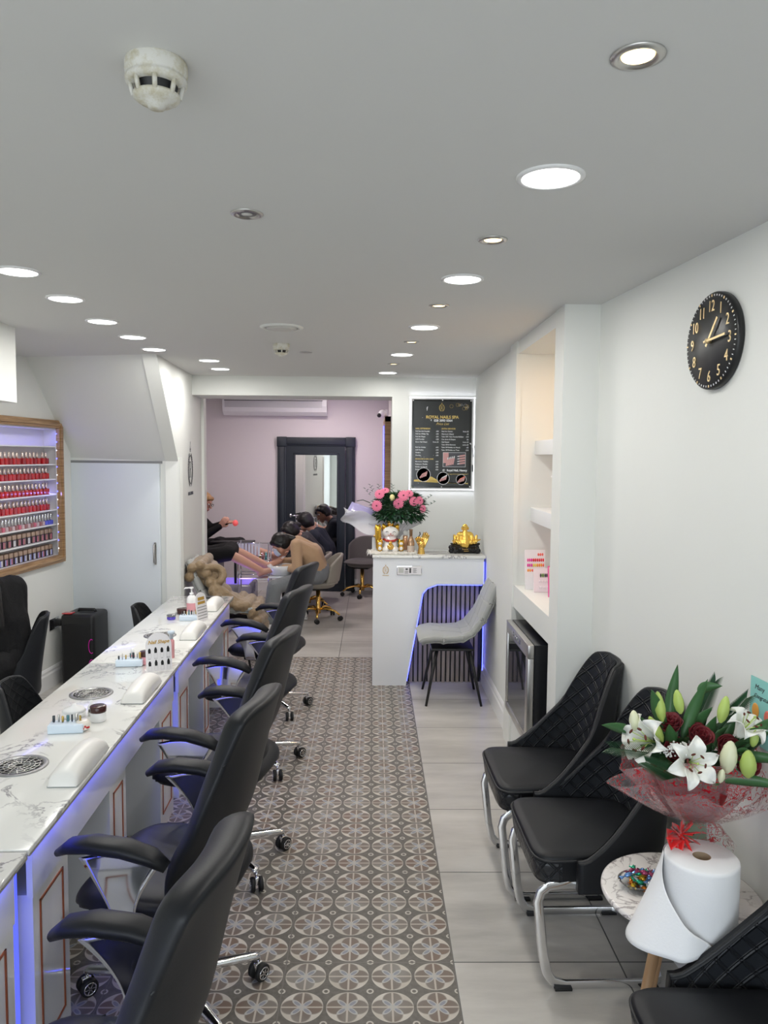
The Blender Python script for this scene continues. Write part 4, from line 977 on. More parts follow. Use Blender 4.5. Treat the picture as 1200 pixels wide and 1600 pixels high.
# ================================================================ niche shelves, fridge
for z, n in ((1.835, 'upper thick white shelf in the warm lit wall niche'), (1.43, 'lower thick white shelf in the warm lit wall niche')):
    b = MB(); b.box(.985 if z > 1.6 else .965, 1.30, 3.70, 4.66, z, z+.085, M_white, bev=.002); tag(b.build('niche_shelf'), n, 'shelf')
area_light('niche_lamp', (1.08, 4.15, 2.42), .12, .12, 2.8, (1, .60, .30), (1.08, 4.25, 1), 'DISK')
area_light('niche_lamp', (1.20, 4.15, 1.42), .5, .03, .8, (1, .55, .38), (1.05, 4.3, 1.0))
area_light('niche_lamp', (1.20, 4.15, 1.825), .5, .03, .8, (1, .62, .40), (1.05, 4.3, 1.5))
fr = thing('mini_fridge', 'black mini fridge with steel framed glass door under the niche ledge', 'fridge', (.79, 3.80, .335))
b = MB(); b.box(.035, .48, 0, .62, .012, .535, mat('fridge_black', (.008, .009, .012), .25)); b.build('fridge_body', fr)
b = MB()
for (a0, a1, c0_, c1_) in [(0, .62, .012, .055), (0, .62, .465, .535), (0, .055, .055, .465), (.585, .62, .055, .465)]: b.box(0, .033, a0, a1, c0_, c1_, M_steel, bev=.003)
d_ = b.build('fridge_door', fr)
b = MB(); b.box(.006, .02, .055, .585, .055, .465, mat('dark_door_glass', (.02, .022, .024), .03, spec=.9)); b.build('door_glass', d_)
b = MB(); b.box(-.002, .0, .20, .42, .49, .515, mat('control_strip', (.12, .12, .18), .2)); b.build('control_panel', d_)
for k in range(4): b = MB(); b.lathe([(.008, 0), (.008, .003)], M_chrome, n=14, M=TR(-.002, .24+.045*k, .5025) @ RY(-PI/2)); b.build('button', d_)
b = MB(); b.lathe([(.005, 0), (.005, .003)], M_chrome, n=12, M=TR(-.001, .30, .03) @ RY(-PI/2)); b.build('lock', d_)
for xx in (.06, .42):
    for yy in (.03, .57): b = MB(); b.lathe([(.014, -.005), (.012, .014)], M_rubber, n=12, c=(xx, yy, 0)); b.build('foot', fr)
# ornaments in the niche
M_leaf = mat('leaf_green', (.03, .16, .04), .45); M_leafd = mat('dark_leaf_green', (.015, .07, .025), .4)
t = thing('ornament', 'green and brown ornament at the end of the upper niche shelf', 'ornament', (1.075, 4.22, 1.92))
rr_ = random.Random(3)
blend('green_top', [((0, 0, .18), .035, (.01, 0, .23), .040), ((-.01, 0, .12), .030, (.0, 0, .18), .025)], mat('jade_green', (.015, .18, .05), .25), t, .006, 2, balls=[((-.03, 0, .20), .022), ((.02, -.02, .245), .03), ((-.025, -.01, .135), .024), ((0, .01, .26), .02)])
blend('brown_base', [((0, 0, .01), .022, (0, 0, .06), .028)], mat('dark_bronze', (.05, .03, .025), .35), t, .006, 2, balls=[((-.015, 0, .075), (.025, .02, .014)), ((0, -.01, .02), (.03, .02, .02))])
b = MB(); b.lathe([(.012, .085), (.020, .095), (.010, .108)], M_gold, n=14); b.build('gold_coin_band', t)
pk = pump(1.045, 4.25, 1.515, 'pearly pump bottle with pink patterned label on the lower niche shelf', mat('pearl_bottle', (.75, .62, .52), .2, coat=.5), 1.12, mat('pink_pattern_label', (.75, .25, .30), .4))
b = MB()
for k in range(6): a = -PI+.4+k*.33; b.box(-.006, .006, -.001, .001, -.004, .004, M_ink, M=TR(.0385*math.cos(a), .0385*math.sin(a), .05+.014*(k % 3)) @ RZ(a+PI/2))
b.build('label_print', pk)
def nail_chart(label, x, y, z, w_, h, rz, tilt, rowscols, border=None, bw=.006):
    t = thing('colour_chart', label, 'colour chart', (x, y, z), rz); T = RX(-tilt); b = MB(); b.box(-w_/2, w_/2, 0, .005, 0, h, border or M_sign, M=T); 
    if border: b.box(-w_/2+bw, w_/2-bw, -.0008, 0, bw, h-bw, mat('cream_card', (.8, .72, .68), .4), M=T)
    b.build('card', t)
    for (fz, cols, fx0, fx1, s_) in rowscols:
        b = MB(); n = len(cols)
        for k, c_ in enumerate(cols):
            xx = -w_/2+w_*(fx0+(fx1-fx0)*(k+.5)/n); b.ball((xx, -.002, h*fz), (w_*(fx1-fx0)/n*.46, .0025, s_), c_, 8, M=T)
        b.build('swatch_row', t)
    return t
mp_ = [mat('swatch_%s' % n_, c_, .25, coat=.4) for n_, c_ in [('pink', (.8, .08, .35)), ('red', (.7, .01, .03)), ('coral', (.85, .16, .12)), ('yellow', (.85, .65, .08)), ('orange', (.85, .30, .04)), ('black', (.02, .02, .02)), ('teal', (.15, .55, .6)), ('green', (.15, .3, .05)), ('magenta', (.7, .02, .3))]]
pnk, red_, cor, yel, ora, blk, tea, grn, mag = mp_
nail_chart('white nail colour chart with rows of red, pink and yellow tips', .972, 4.50, 1.036, .125, .235, .10, .12, [(.88, [cor, cor, cor], .62, .92, .009), (.74, [pnk, pnk, mag, red_, red_, red_, red_, red_, red_], .1, .95, .011), (.61, [mag, mag, mag, yel, yel, ora, ora, ora, cor], .1, .95, .011), (.48, [ora, ora, cor, cor, red_, ora, ora, cor], .1, .95, .009)])
nail_chart('white chart with dark green and black tips, leaning in front', .992, 4.40, 1.036, .105, .140, .10, .10, [(.70, [blk, grn, grn, blk, blk, grn, blk], .35, .98, .013), (.45, [M_sign]*6, .3, .95, .010), (.2, [M_sign]*6, .3, .95, .010)])
nail_chart('pink bordered nail colour chart partly behind the column', 1.055, 4.25, 1.036, .13, .175, .15, .12, [(.78, [yel, blk, blk], .2, .8, .012), (.60, [ora, ora, yel], .2, .8, .011), (.43, [pnk, yel, yel], .2, .8, .011), (.28, [tea, tea, tea], .2, .8, .010), (.14, [cor, red_, cor], .2, .8, .011)], mat('hot_pink_frame', (.80, .12, .38), .35))
nail_chart('white chart of black tips at the back of the niche', 1.135, 4.50, 1.036, .11, .23, -.1, .10, [(.85, [blk, blk, blk], .1, .9, .012), (.68, [blk, blk, blk], .1, .9, .012), (.5, [blk, blk, blk], .1, .9, .012)])
t = thing('nail_tips', 'row of red and black nail tips lying on the niche ledge', 'nail tips', (.965, 3.93, 1.036))
for r_, m_ in ((0, red_), (1, blk), (2, blk)):
    b = MB()
    for k in range(7): b.ball((.012*k, -.03*r_, .004), (.005, .011, .003), m_, 8)
    b.build('tip_row', t)

# ================================================================ back room
ac = thing('air_conditioner', 'long white wall air conditioner above the dark mirrored door', 'air conditioner', (-1.29, 10.3, 2.345))
pf = [(0, .0), (-.13, .0), (-.19, .045), (-.215, .12), (-.215, .20), (-.19, .235), (0, .235)]
b = MB(); b.add([(-.68, p[0], p[1]) for p in pf]+[(.68, p[0], p[1]) for p in pf], [tuple(range(7)), tuple(range(7, 14))]+[(i, i+1 if i < 6 else 0, (i+1 if i < 6 else 0)+7, i+7) for i in range(7)], M_white); b.build('housing', ac)
b = MB(); b.box(-.65, .62, -.217, -.213, .10, .185, mat('ac_panel', (.55, .55, .56), .3)); b.box(-.655, .625, -.2165, -.21, .185, .195, M_black); b.build('front_panel', ac)
b = MB(); b.box(-.62, .60, -.20, -.12, .012, .018, M_black, M=TR(0, 0, .03) @ RX(-.5)); b.build('outlet_slot', ac)
dr = MB()
for (a0, a1, c0_, c1_) in [(-1.275, -1.155, 0, 2.065), (-.36, -.24, 0, 2.065), (-1.155, -.36, 1.945, 2.065)]: dr.box(a0, a1, 10.255, 10.31, c0_, c1_, M_navy, bev=.006)
dr.box(-1.25, -1.18, 10.235, 10.26, 0, 1.94, M_navy, bev=.004); dr.box(-.335, -.265, 10.235, 10.26, 0, 1.94, M_navy, bev=.004); dr.box(-1.16, -.36, 10.235, 10.26, 1.97, 2.04, M_navy, bev=.004)
for xx in (-1.215, -.30): dr.box(xx-.065, xx+.065, 10.23, 10.27, 1.94, 2.07, M_navy, bev=.005)
trm = struct(dr, 'trim_2')
LM = TR(-1.155, 10.285, 0) @ RZ(-math.radians(4.4)) @ TR(1.155, -10.285, 0)      # the leaf stands slightly ajar
dl_ = MB(); dl_.M = LM; dl_.box(-1.155, -.37, 10.262, 10.30, .01, 1.945, M_navy)
for (a0, a1, c0_, c1_) in [(-1.06, -1.03, .22, 1.86), (-.475, -.445, .22, 1.86), (-1.06, -.445, .22, .25), (-1.06, -.445, 1.83, 1.86)]: dl_.box(a0, a1, 10.250, 10.27, c0_, c1_, M_navy, bev=.003)
d2 = struct(dl_, 'door_2')
b = MB(); b.M = LM; b.box(-1.03, -.475, 10.257, 10.261, .25, 1.83, M_mirror); b.build('mirror_pane', d2)
b = MB(); b.M = LM; b.tube([(-1.10, 10.26, 1.02), (-1.10, 10.215, 1.02), (-1.00, 10.215, 1.02)], .009, M_chrome, n=10); b.lathe([(.026, 0), (.026, .006)], M_chrome, n=20, M=TR(-1.10, 10.262, 1.02) @ RX(PI/2)); b.build('door_handle', d2)
t = thing('security_camera', 'white security camera with black lens at the top corner of the back room', 'camera', (.17, 9.3, 2.33))
b = MB(); b.box(-.03, 0, -.03, .03, -.02, .05, M_white, bev=.004); b.ball((-.06, -.02, 0), .048, M_white, 20); b.build('camera_body', t)
b = MB(); b.ball((-.10, -.055, -.02), .026, M_black, 16); b.build('lens', t)
b = MB(); b.tube([(-.005, 0, -.02), (-.03, -.05, -.08), (-.02, -.02, -.16), (-.004, 0, -.30), (-.012, -.02, -.5), (-.004, 0, -.8)], .004, M_black, n=6); b.build('cable', t)
t = thing('display_cabinet', 'oak framed cabinet edge with blue lights on the back room wall', 'display cabinet', (.20, 0, 0))
b = MB()
for (y0_, y1_, c0_, c1_) in [(8.30, 9.50, 1.20, 1.26), (8.30, 9.50, 2.19, 2.25), (8.30, 8.36, 1.20, 2.25), (9.44, 9.50, 1.20, 2.25)]: b.box(-.075, 0, y0_, y1_, c0_, c1_, M_wood, bev=.003)
b.build('frame', t)
b = MB(); b.box(-.012, 0, 8.36, 9.44, 1.26, 2.19, M_cabin); 
for k in range(6): b.box(-.06, 0, 8.36, 9.44, 1.40+.14*k, 1.41+.14*k, M_white)
b.build('shelves', t)
b = MB(); b.box(-.074, -.066, 9.425, 9.44, 1.26, 2.19, M_led_blue); b.build('led_strip', t)

def gold_chair(label, loc, rz, fabric, high=.70, seat_z=.46, group=None):
    t = thing('swivel_chair', label, 'swivel chair', loc, rz, group)
    b = MB()
    def seat(u, v_):
        a = 2*PI*u; r_ = math.sin(PI*v_)**.4 if 0 < v_ < 1 else 0; e = .75
        return (math.copysign(abs(math.cos(a))**e, math.cos(a))*.235*r_*(1 if v_ > .5 else .85), math.copysign(abs(math.sin(a))**e, math.sin(a))*.22*r_*(1 if v_ > .5 else .85), seat_z-.05-.05*math.cos(PI*v_))
    b.sheet(seat, 40, 16, fabric, wrap=True); b.build('seat', t)
    b = MB()
    def bk(u, v_):
        s = 2*u-1; a = s*1.25; top = seat_z+.02+(high-seat_z)*(1-.45*abs(s)**2.5); z_ = seat_z-.03+(top-seat_z+.03)*v_
        return (.245*math.sin(a)*(1+.03*v_), -.235*math.cos(a)-.05*v_, z_)
    b.sheet(bk, 32, 14, fabric, thick=.035); o = b.build('backrest', t); md = o.modifiers.new('soft', 'SUBSURF'); md.levels = md.render_levels = 1
    b = MB(); b.box(-.11, .11, -.11, .11, seat_z-.115, seat_z-.09, M_black, bev=.005); b.tube([(.05, 0, seat_z-.11), (.2, .05, seat_z-.12)], .006, M_black); b.build('swivel_plate', t)
    b = MB(); b.lathe([(.030, .07), (.032, .13), (.024, .15), (.024, seat_z-.10)], M_gold, n=22); b.build('gold_column', t)
    for k in range(5):
        a = .5+2*PI*k/5; ca, sa = math.cos(a), math.sin(a); b = MB()
        b.tube([(ca*.02, sa*.02, .115), (ca*.10, sa*.10, .130), (ca*.20, sa*.20, .105), (ca*.255, sa*.255, .065)], [1, 1, .8, .7], M_gold, n=10, sec=(.014, .018), up=(0, 0, 1)); b.build('gold_base_arm', t)
        b = MB()
        for sg in (-1, 1): b.lathe([(.012, -.009), (.024, -.009), (.027, 0), (.024, .009), (.012, .009)], M_rubber, n=18, M=TR(ca*.262, sa*.262, .027) @ RZ(a+k) @ TR(0, sg*.014, 0) @ RX(PI/2))
        b.build('caster', t)
    return t
M_taupe = mat('taupe_fabric', (.10, .09, .085), .7, sheen=.2); M_beige = mat('beige_leatherette', (.30, .28, .24), .45)
gold_chair('dark taupe swivel chair on a gold base beside the mirrored door', (-.13, 9.93, 0), PI-.3, M_taupe, .74, .48)
gold_chair('beige swivel chair under the technician in the tan jumper', (-.60, 8.45, 0), PI/2+.15, M_beige, .72, .46)
gold_chair('beige swivel chair of the technician in navy, mostly hidden', (-.76, 9.05, 0), PI/2+.05, M_beige, .66, .45)

# pedicure stations
M_clearp = mat('frosted_clear_plastic', (.62, .62, .68), .15, trans=.55)
def basin(label, x, y, z=.40):
    t = thing('pedicure_bowl', label, 'foot bowl', (x, y, z), 0, 'white foot bowls of the pedicure stations'); b = MB()
    b.lathe([(.075, 0), (.105, .012), (.135, .075), (.142, .105), (.134, .112), (.120, .105), (.095, .045), (0, .03)], M_gloss, n=40); b.build('bowl', t)
    b = MB(); b.box(-.12, .12, -.11, .11, -.020, 0, M_gloss, bev=.008); b.build('tray', t); b = MB(); b.tube([(0, .0, -.02), (0, 0, -z+.01)], .016, M_chrome, n=14); b.lathe([(.10, 0), (.10, .012), (.02, .02)], M_chrome, c=(0, 0, -z), n=30); b.build('pedestal', t); return t
basin('white round foot bowl in front of the technician in tan', -.97, 8.06, .555); basin('white foot bowl in front of the two farther technicians', -.93, 8.95, .52)
def ped_chair(label, x, y):
    t = thing('pedicure_chair', label, 'pedicure chair', (x, y, 0), 0, 'black pedicure chairs in the back room')
    m = mat('black_vinyl', (.012, .012, .013), .35)
    b = MB(); b.box(-.28, .30, -.30, .30, .38, .55, m, bev=.05); b.build('seat', t)
    b = MB(); b.box(-.09, .09, -.30, .30, 0, .75, m, M=TR(-.32, 0, .50) @ RY(-.25), bev=.05); b.build('backrest', t)
    for sg in (-1, 1):
        b = MB(); b.box(-.28, .34, sg*.36-.06, sg*.36+.06, .60, .68, m, bev=.025); b.box(-.2, .2, sg*.36-.03, sg*.36+.03, .2, .62, m, bev=.02); b.build('armrest', t)
    b = MB(); b.box(-.26, .26, -.26, .26, 0, .40, M_gloss, bev=.02); b.build('plinth', t)
    b = MB(); b.box(.30, .72, -.27, .27, .0, .30, M_clearp, bev=.05); b.build('foot_tub', t)
    b = MB(); b.box(.34, .68, -.23, .23, .29, .303, mat('violet_led_water', (.3, .25, .8), .1, emit=(.25, .15, 1), es=.8)); b.build('lit_water', t)
    return t
ped_chair('nearer black pedicure chair of the customer with bare legs', -2.16, 8.02); ped_chair('farther black pedicure chair of the person in glasses', -2.14, 9.22)
area_light('foot_tub_glow', (-1.45, 7.95, .36), .2, .2, 1.2, (.35, .25, 1), (-1.35, 7.95, 1.0))
t = thing('side_tray', 'black tray table holding the water bottle', 'tray', (-1.70, 7.74, 0)); b = MB(); b.box(-.16, .14, -.13, .13, .60, .615, M_black, bev=.004); b.build('tray_top', t); b = MB(); b.tube([(-.02, 0, 0), (-.02, 0, .60)], .016, M_black); b.lathe([(.13, 0), (.13, .012), (.02, .02)], M_black, c=(-.02, 0, 0)); b.build('stand', t)
t = thing('water_bottle', 'small clear water bottle on the black tray', 'bottle', (-1.62, 7.70, .615)); b = MB(); b.lathe([(.028, 0), (.031, .01), (.029, .05), (.031, .09), (.031, .12), (.012, .155), (.012, .165)], M_gls, n=20); b.build('bottle', t); b = MB(); b.lathe([(.014, .163), (.014, .178)], M_white, n=16); b.build('cap', t); b = MB(); b.lathe([(.0315, .055), (.0315, .09)], mat('pale_label', (.6, .65, .75), .4), n=20, cap=False); b.build('label', t)
t = thing('gold_lidded_jar', 'small jar under the water bottle tray', 'jar', (-1.69, 7.62, .515)); bpy.data.objects.remove(t)
t = thing('armrest_tray', 'flat black tray on the farther pedicure chair', 'tray', (-1.62, 9.02, .79)); b = MB(); b.box(-.28, .22, -.11, .11, 0, .02, M_black, bev=.005); b.build('tray_top', t); b = MB(); b.tube([(0, 0, 0), (0, 0, -.79)], .015, M_black); b.build('stand', t)
t = thing('polish_trolley', 'chrome wire trolley of white sticks and small bottles between the feet', 'trolley', (-1.32, 8.55, 0)); b = MB()
for xx in (-.17, .17):
    for yy in (-.10, .10): b.tube([(xx, yy, .04), (xx, yy, .86)], .008, M_chrome, n=8)
for z in (.15, .45, .66):
    b.box(-.17, .17, -.10, .10, z, z+.006, M_chrome)
    for yy in (-.10, .10): b.tube([(-.17, yy, z+.05), (.17, yy, z+.05)], .004, M_chrome, n=6)
b.tube([(-.17, -.10, .85), (.17, -.10, .85)], .005, M_chrome, n=6); b.build('wire_frame', t)
for k in range(7): b = MB(); b.box(-.013, .013, -.004, .004, .70, .85, M_white, M=TR(-.15+.035*k, -.09, 0)); b.build('white_stick', t)
for k in range(4):
    b = MB(); b.lathe([(.014, 0), (.014, .04), (.006, .05), (.006, .07)], [M_red, mp_[3], M_pinkgel, mp_[6]][k], c=(.02+.035*k, .02, .667), n=12); b.build('small_bottle', t)

# ---------------------------------------------------------------- people
M_skin = mat('skin', (.55, .30, .22), .5, sss=.1); M_skin2 = mat('skin_tan', (.42, .23, .15), .5, sss=.1)
M_hairb = mat('black_hair', (.010, .009, .009), .4); M_hairg = mat('fair_hair', (.35, .20, .09), .5)
v, x, y, z = coords(M_hairb); mp = M_hairb.node_tree.nodes.new('ShaderNodeMapping'); mp.inputs['Scale'].default_value = (60, 60, 4); M_hairb.node_tree.links.new(v, mp.inputs[0]); bump(M_hairb, noise_tex(M_hairb, mp.outputs[0], 2, 3), .4, .004)
def cloth(name, c, r=.8):
    m = mat(name, c, r, sheen=.15 if max(c) > .1 else 0, spec=.3); v, *_ = coords(m); bump(m, noise_tex(m, v, 14, 4, .6, .6), .5, .02); return m
def V(*a): return Vector(a)
def hand_caps(wrist, d, up, s=1.0, curl=.5, side=1):
    """palm, thumb and four unequal bent fingers; d points along the hand, up out of its back"""
    d = d.normalized(); up = (up-d*up.dot(d)).normalized(); r_ = d.cross(up)*side; caps = []
    pc = wrist+d*.045*s
    for k in range(4):
        o = r_*(-.028+.019*k)*s
        caps.append((wrist+o*.6, .013*s, wrist+d*.082*s+o, .011*s))
        ln = [.062, .074, .068, .050][k]*s; p = wrist+d*.085*s+o*1.05; a = 0
        for j, f in enumerate((.45, .32, .23)):
            a += curl*(.5+.25*j); q = p+(d*math.cos(a)-up*math.sin(a))*ln*f; caps.append((p, (.0095-.001*j)*s, q, (.0088-.001*j)*s)); p = q
    p = wrist+d*.025*s-r_*.030*s; q = p+(d*.6-r_*.75-up*.2).normalized()*.034*s; w_ = q+(d*.9-r_*.25-up*.3).normalized()*.030*s
    caps += [(wrist+d*.01*s, .014*s, p, .013*s), (p, .012*s, q, .0105*s), (q, .010*s, w_, .0085*s)]
    return caps
def head_parts(t, hc, look, up, skin, hair, style, s=1.0, neck=None, glasses=False, mask=False, body_caps=None):
    look = look.normalized(); up = (up-look*up.dot(look)).normalized(); rt = look.cross(up)
    Mx = Matrix(((rt.x, look.x, up.x, hc.x), (rt.y, look.y, up.y, hc.y), (rt.z, look.z, up.z, hc.z), (0, 0, 0, 1)))
    P = lambda x_, y_, z_: Mx @ Vector((x_*s, y_*s, z_*s))
    caps = [(P(0, .01, .02), .078*s, P(0, .015, -.02), .070*s), (P(0, -.02, .03), .084*s, P(0, -.02, .02), .084*s), (P(0, .045, -.06), .040*s, P(0, .055, -.085), .026*s),
            (P(-.035, .03, -.045), .035*s, P(.035, .03, -.045), .035*s), (P(0, .088, .0), .009*s, P(0, .106, -.028), .013*s), (P(-.018, .082, -.062), .009*s, P(.018, .082, -.062), .009*s),
            (P(-.078, -.005, .01), .014*s, P(-.08, -.008, -.02), .009*s), (P(.078, -.005, .01), .014*s, P(.08, -.008, -.02), .009*s)]
    if neck is not None: caps.append((P(0, -.02, -.05), .052*s, neck, .056*s))
    def face():
        for sg in (-1, 1):
            b = MB(); b.ball(tuple(P(sg*.031, .078, .005)), .011*s, M_white, 10); b.ball(tuple(P(sg*.031, .087, .004)), .0055*s, M_hairb, 8); b.build('eye', t)
            b = MB(); b.tube([P(sg*.018, .088, .026), P(sg*.032, .089, .031), P(sg*.048, .078, .026)], .0035*s, hair, n=6); b.build('eyebrow', t)
        b = MB(); b.tube([P(-.022, .086, -.060), P(0, .094, -.058), P(.022, .086, -.060)], .005*s, mat('lips', (.45, .13, .12), .4), n=8); b.build('mouth', t)
        if mask:
            b = MB(); b.sheet(lambda u, w_: tuple(P((2*u-1)*.066, .030+.088*math.cos((2*u-1)*1.2)*(1-.15*(2*w_-1)**2), -.085+.085*w_)), 14, 8, mat('face_mask', (.55, .66, .72), .7), thick=.002); b.build('face_mask', t)
        if glasses:
            b = MB()
            for sg in (-1, 1):
                b.tube([P(sg*.033+.024*math.cos(2*PI*k/18), .100, .004+.018*math.sin(2*PI*k/18)) for k in range(18)], .0022*s, M_black, n=6, closed=True); b.tube([P(sg*.057, .098, .008), P(sg*.082, .0, .012)], .002*s, M_black, n=6)
            b.tube([P(-.010, .101, .008), P(.010, .101, .008)], .0022*s, M_black, n=6); b.build('glasses', t)
    def hair_fn():
        hb = [(tuple(P(0, -.018, .035)), (.096*s,)*3), (tuple(P(0, -.035, .0)), (.088*s,)*3)]
        cc = [(P(-.06, .02, .05), .035*s, P(-.078, -.01, -.01), .020*s), (P(.06, .02, .05), .035*s, P(.078, -.01, -.01), .020*s), (P(-.04, .055, .072), .028*s, P(.04, .055, .072), .028*s)]
        if style == 'bun': cc.append((P(0, -.11, .04), .035*s, P(0, -.13, .02), .03*s))
        if style == 'tail': cc += [(P(0, -.10, .03), .03*s, P(0, -.15, -.05), .028*s), (P(0, -.15, -.05), .028*s, P(.02, -.14, -.16), .012*s)]
        if style == 'long':
            for sx in (-.06, -.03, 0, .03, .06): cc += [(P(sx, -.06, 0), .045*s, P(sx*1.5, -.09, -.20), .042*s), (P(sx*1.5, -.09, -.20), .042*s, P(sx*1.6, -.08, -.42), .022*s)]
        if style == 'short': cc.append((P(0, -.09, .0), .03*s, P(0, -.09, -.05), .03*s))
        blend('hair', cc, hair, t, .007, 2, balls=hb)
    return caps, face, hair_fn
def torso_caps(hip, chest, sh, r_h=.135, r_c=.125, sw=.16, side=None):
    s_ = side
    return [(hip-s_*.07, r_h, hip+s_*.07, r_h), (hip-s_*.05, r_h*.95, chest-s_*.06, r_c), (hip+s_*.05, r_h*.95, chest+s_*.06, r_c), (chest, r_c, sh, .09), (sh-s_*sw, .062, sh+s_*sw, .062), (chest-s_*.06, r_c*.95, sh-s_*sw*.8, .07), (chest+s_*.06, r_c*.95, sh+s_*sw*.8, .07)]
def person(label, hip, chest, sh, side, head, look, up, top, bottom, skin, hair, style, arms, legs, shoes=None, glasses=False, mask=False, bare_from=None, sleeve=1.0, skirt=False, hs=1.0, curls=.6):
    t = thing('person', label, 'person')
    neck = sh+(head-sh)*.15
    caps, face, hair_fn = head_parts(t, head, look, up, skin, hair, style, hs, neck, glasses, mask)
    body = list(caps); tc_ = torso_caps(hip, chest, sh, side=side)
    body += [(a, r*.8, b2, q*.8) for a, r, b2, q in tc_]
    top_c = list(tc_); bot = [(hip-side*.07, .138, hip+side*.07, .138)]
    for k, (shd, elb, wr, hd, hu) in enumerate(arms):
        body += [(shd, .045, elb, .038), (elb, .037, wr, .026)]+hand_caps(wr, hd, hu, 1.0, curls, 1 if k else -1)
        e2 = elb.lerp(wr, sleeve*.97)
        top_c += [(shd, .064, elb, .054), (elb, .053, e2, .040)]
    for k, (hp, kn, an, toe) in enumerate(legs):
        body += [(hp, .075, kn, .052), (kn, .052, kn.lerp(an, .35), .052), (kn.lerp(an, .35), .052, an, .034), (an, .036, toe, .026), (an, .034, an+(an-toe)*.25+Vector((0, 0, -.01)), .030)]
        if not shoes:
            for j in range(5): sd = side*(.022-.011*j); body.append((an.lerp(toe, .8)+sd*.9, .013, toe+(toe-an).normalized()*(.035-.004*j)+sd, .009))
        if bare_from is None: bot += [(hp, .092, kn, .078), (kn, .080, an.lerp(kn, .12), .072)]
        else: bot += [(hp, .10, kn, .082)]
    if skirt: bot += [(legs[0][0], .10, legs[1][1], .08), (legs[0][1], .085, legs[1][1], .085), (legs[0][0].lerp(legs[0][1], .5), .11, legs[1][0].lerp(legs[1][1], .5), .11)]
    blend('body', body, skin, t, .0075, 2); blend('top', top_c, top, t, .011, 4); blend('skirt' if skirt else 'trousers', bot, bottom, t, .011, 4)
    hair_fn(); face()
    if shoes:
        for k, (hp, kn, an, toe) in enumerate(legs):
            d = (toe-an); d.z = 0; d.normalize(); h = an+Vector((0, 0, 0)); base = Vector((an.x, an.y, toe.z))
            sc = [(base-d*.05+V(0, 0, .02), .036, base+d*.17+V(0, 0, .012), .030), (base-d*.04+V(0, 0, .05), .036, base+d*.06+V(0, 0, .045), .036)]
            o = blend('shoe', sc, shoes[0], t, .006, 2)
            b = MB(); b.box(-.085, .20, -.040, .040, -.022, -.006, M_white, M=TR(*base) @ RZ(math.atan2(d.y, d.x)), bev=.006)
            b.build('sole', o)
            if len(shoes) > 1:
                b = MB()
                for q in range(3):
                    for sg in (-1, 1): b.box(-.006, .006, -.003, .003, 0, .055, shoes[1], M=TR(*base) @ RZ(math.atan2(d.y, d.x)) @ TR(.015+.03*q, sg*.036, .008) @ RY(.5) @ RX(sg*.25))
                b.build('side_stripes', o)
    return t
M_tan = cloth('tan_jumper', (.50, .33, .20)); M_jean = cloth('grey_jeans', (.19, .205, .22)); M_blk = cloth('black_cloth', (.006, .006, .007)); M_nvy = cloth('navy_cloth', (.018, .022, .032)); M_chk = cloth('charcoal_shirt', (.045, .042, .045))
M_shoe = mat('white_trainer', (.7, .7, .7), .5)
fw = V(-1, 0, 0)
# technician in tan, bent over the bowl
person('person in a tan jumper and grey jeans bent over the white foot bowl', V(-.60, 8.32, .56), V(-.66, 8.22, .76), V(-.80, 8.16, .88), V(0, 1, 0), V(-.975, 8.13, .875), V(-.75, .0, -.66), V(-.66, 0, .75),
       M_tan, M_jean, M_skin, M_hairb, 'tail', [(V(-.80, 8.00, .86), V(-.78, 7.95, .64), V(-.93, 8.02, .64), V(-1, .2, -.1), V(0, 0, 1)), (V(-.80, 8.31, .86), V(-.84, 8.36, .66), V(-.96, 8.22, .68), V(-1, -.4, 0), V(0, 0, 1))],
       [(V(-.62, 8.18, .54), V(-1.00, 7.80, .47), V(-1.05, 7.78, .11), V(-1.19, 7.76, .03)), (V(-.62, 8.42, .54), V(-.94, 8.44, .50), V(-.80, 8.42, .12), V(-.94, 8.42, .03))], (M_shoe, M_black), mask=True)
person('person in a charcoal shirt leaning in behind the one in tan', V(-.62, 9.03, 0.430), V(-.68, 8.98, 0.670), V(-.78, 8.93, 0.850), V(0, 1, 0.000), V(-.96, 8.90, 0.930), V(-.85, -.15, -0.500), V(-.5, 0, 0.850),
       M_chk, M_blk, M_skin2, M_hairb, 'bun', [(V(-.78, 8.78, 0.820), V(-.80, 8.74, 0.610), V(-.98, 8.82, 0.590), V(-1, .1, -0.100), V(0, 0, 1.000)), (V(-.78, 9.08, 0.820), V(-.86, 9.12, 0.630), V(-1.0, 9.02, 0.610), V(-1, -.2, 0.000), V(0, 0, 1.000))],
       [(V(-.66, 8.96, .54), V(-1.0, 8.76, .50), V(-.98, 8.74, .10), V(-1.1, 8.74, .03)), (V(-.66, 9.12, .54), V(-1.0, 9.2, .50), V(-.98, 9.2, .10), V(-1.1, 9.2, .03))], (M_black,))
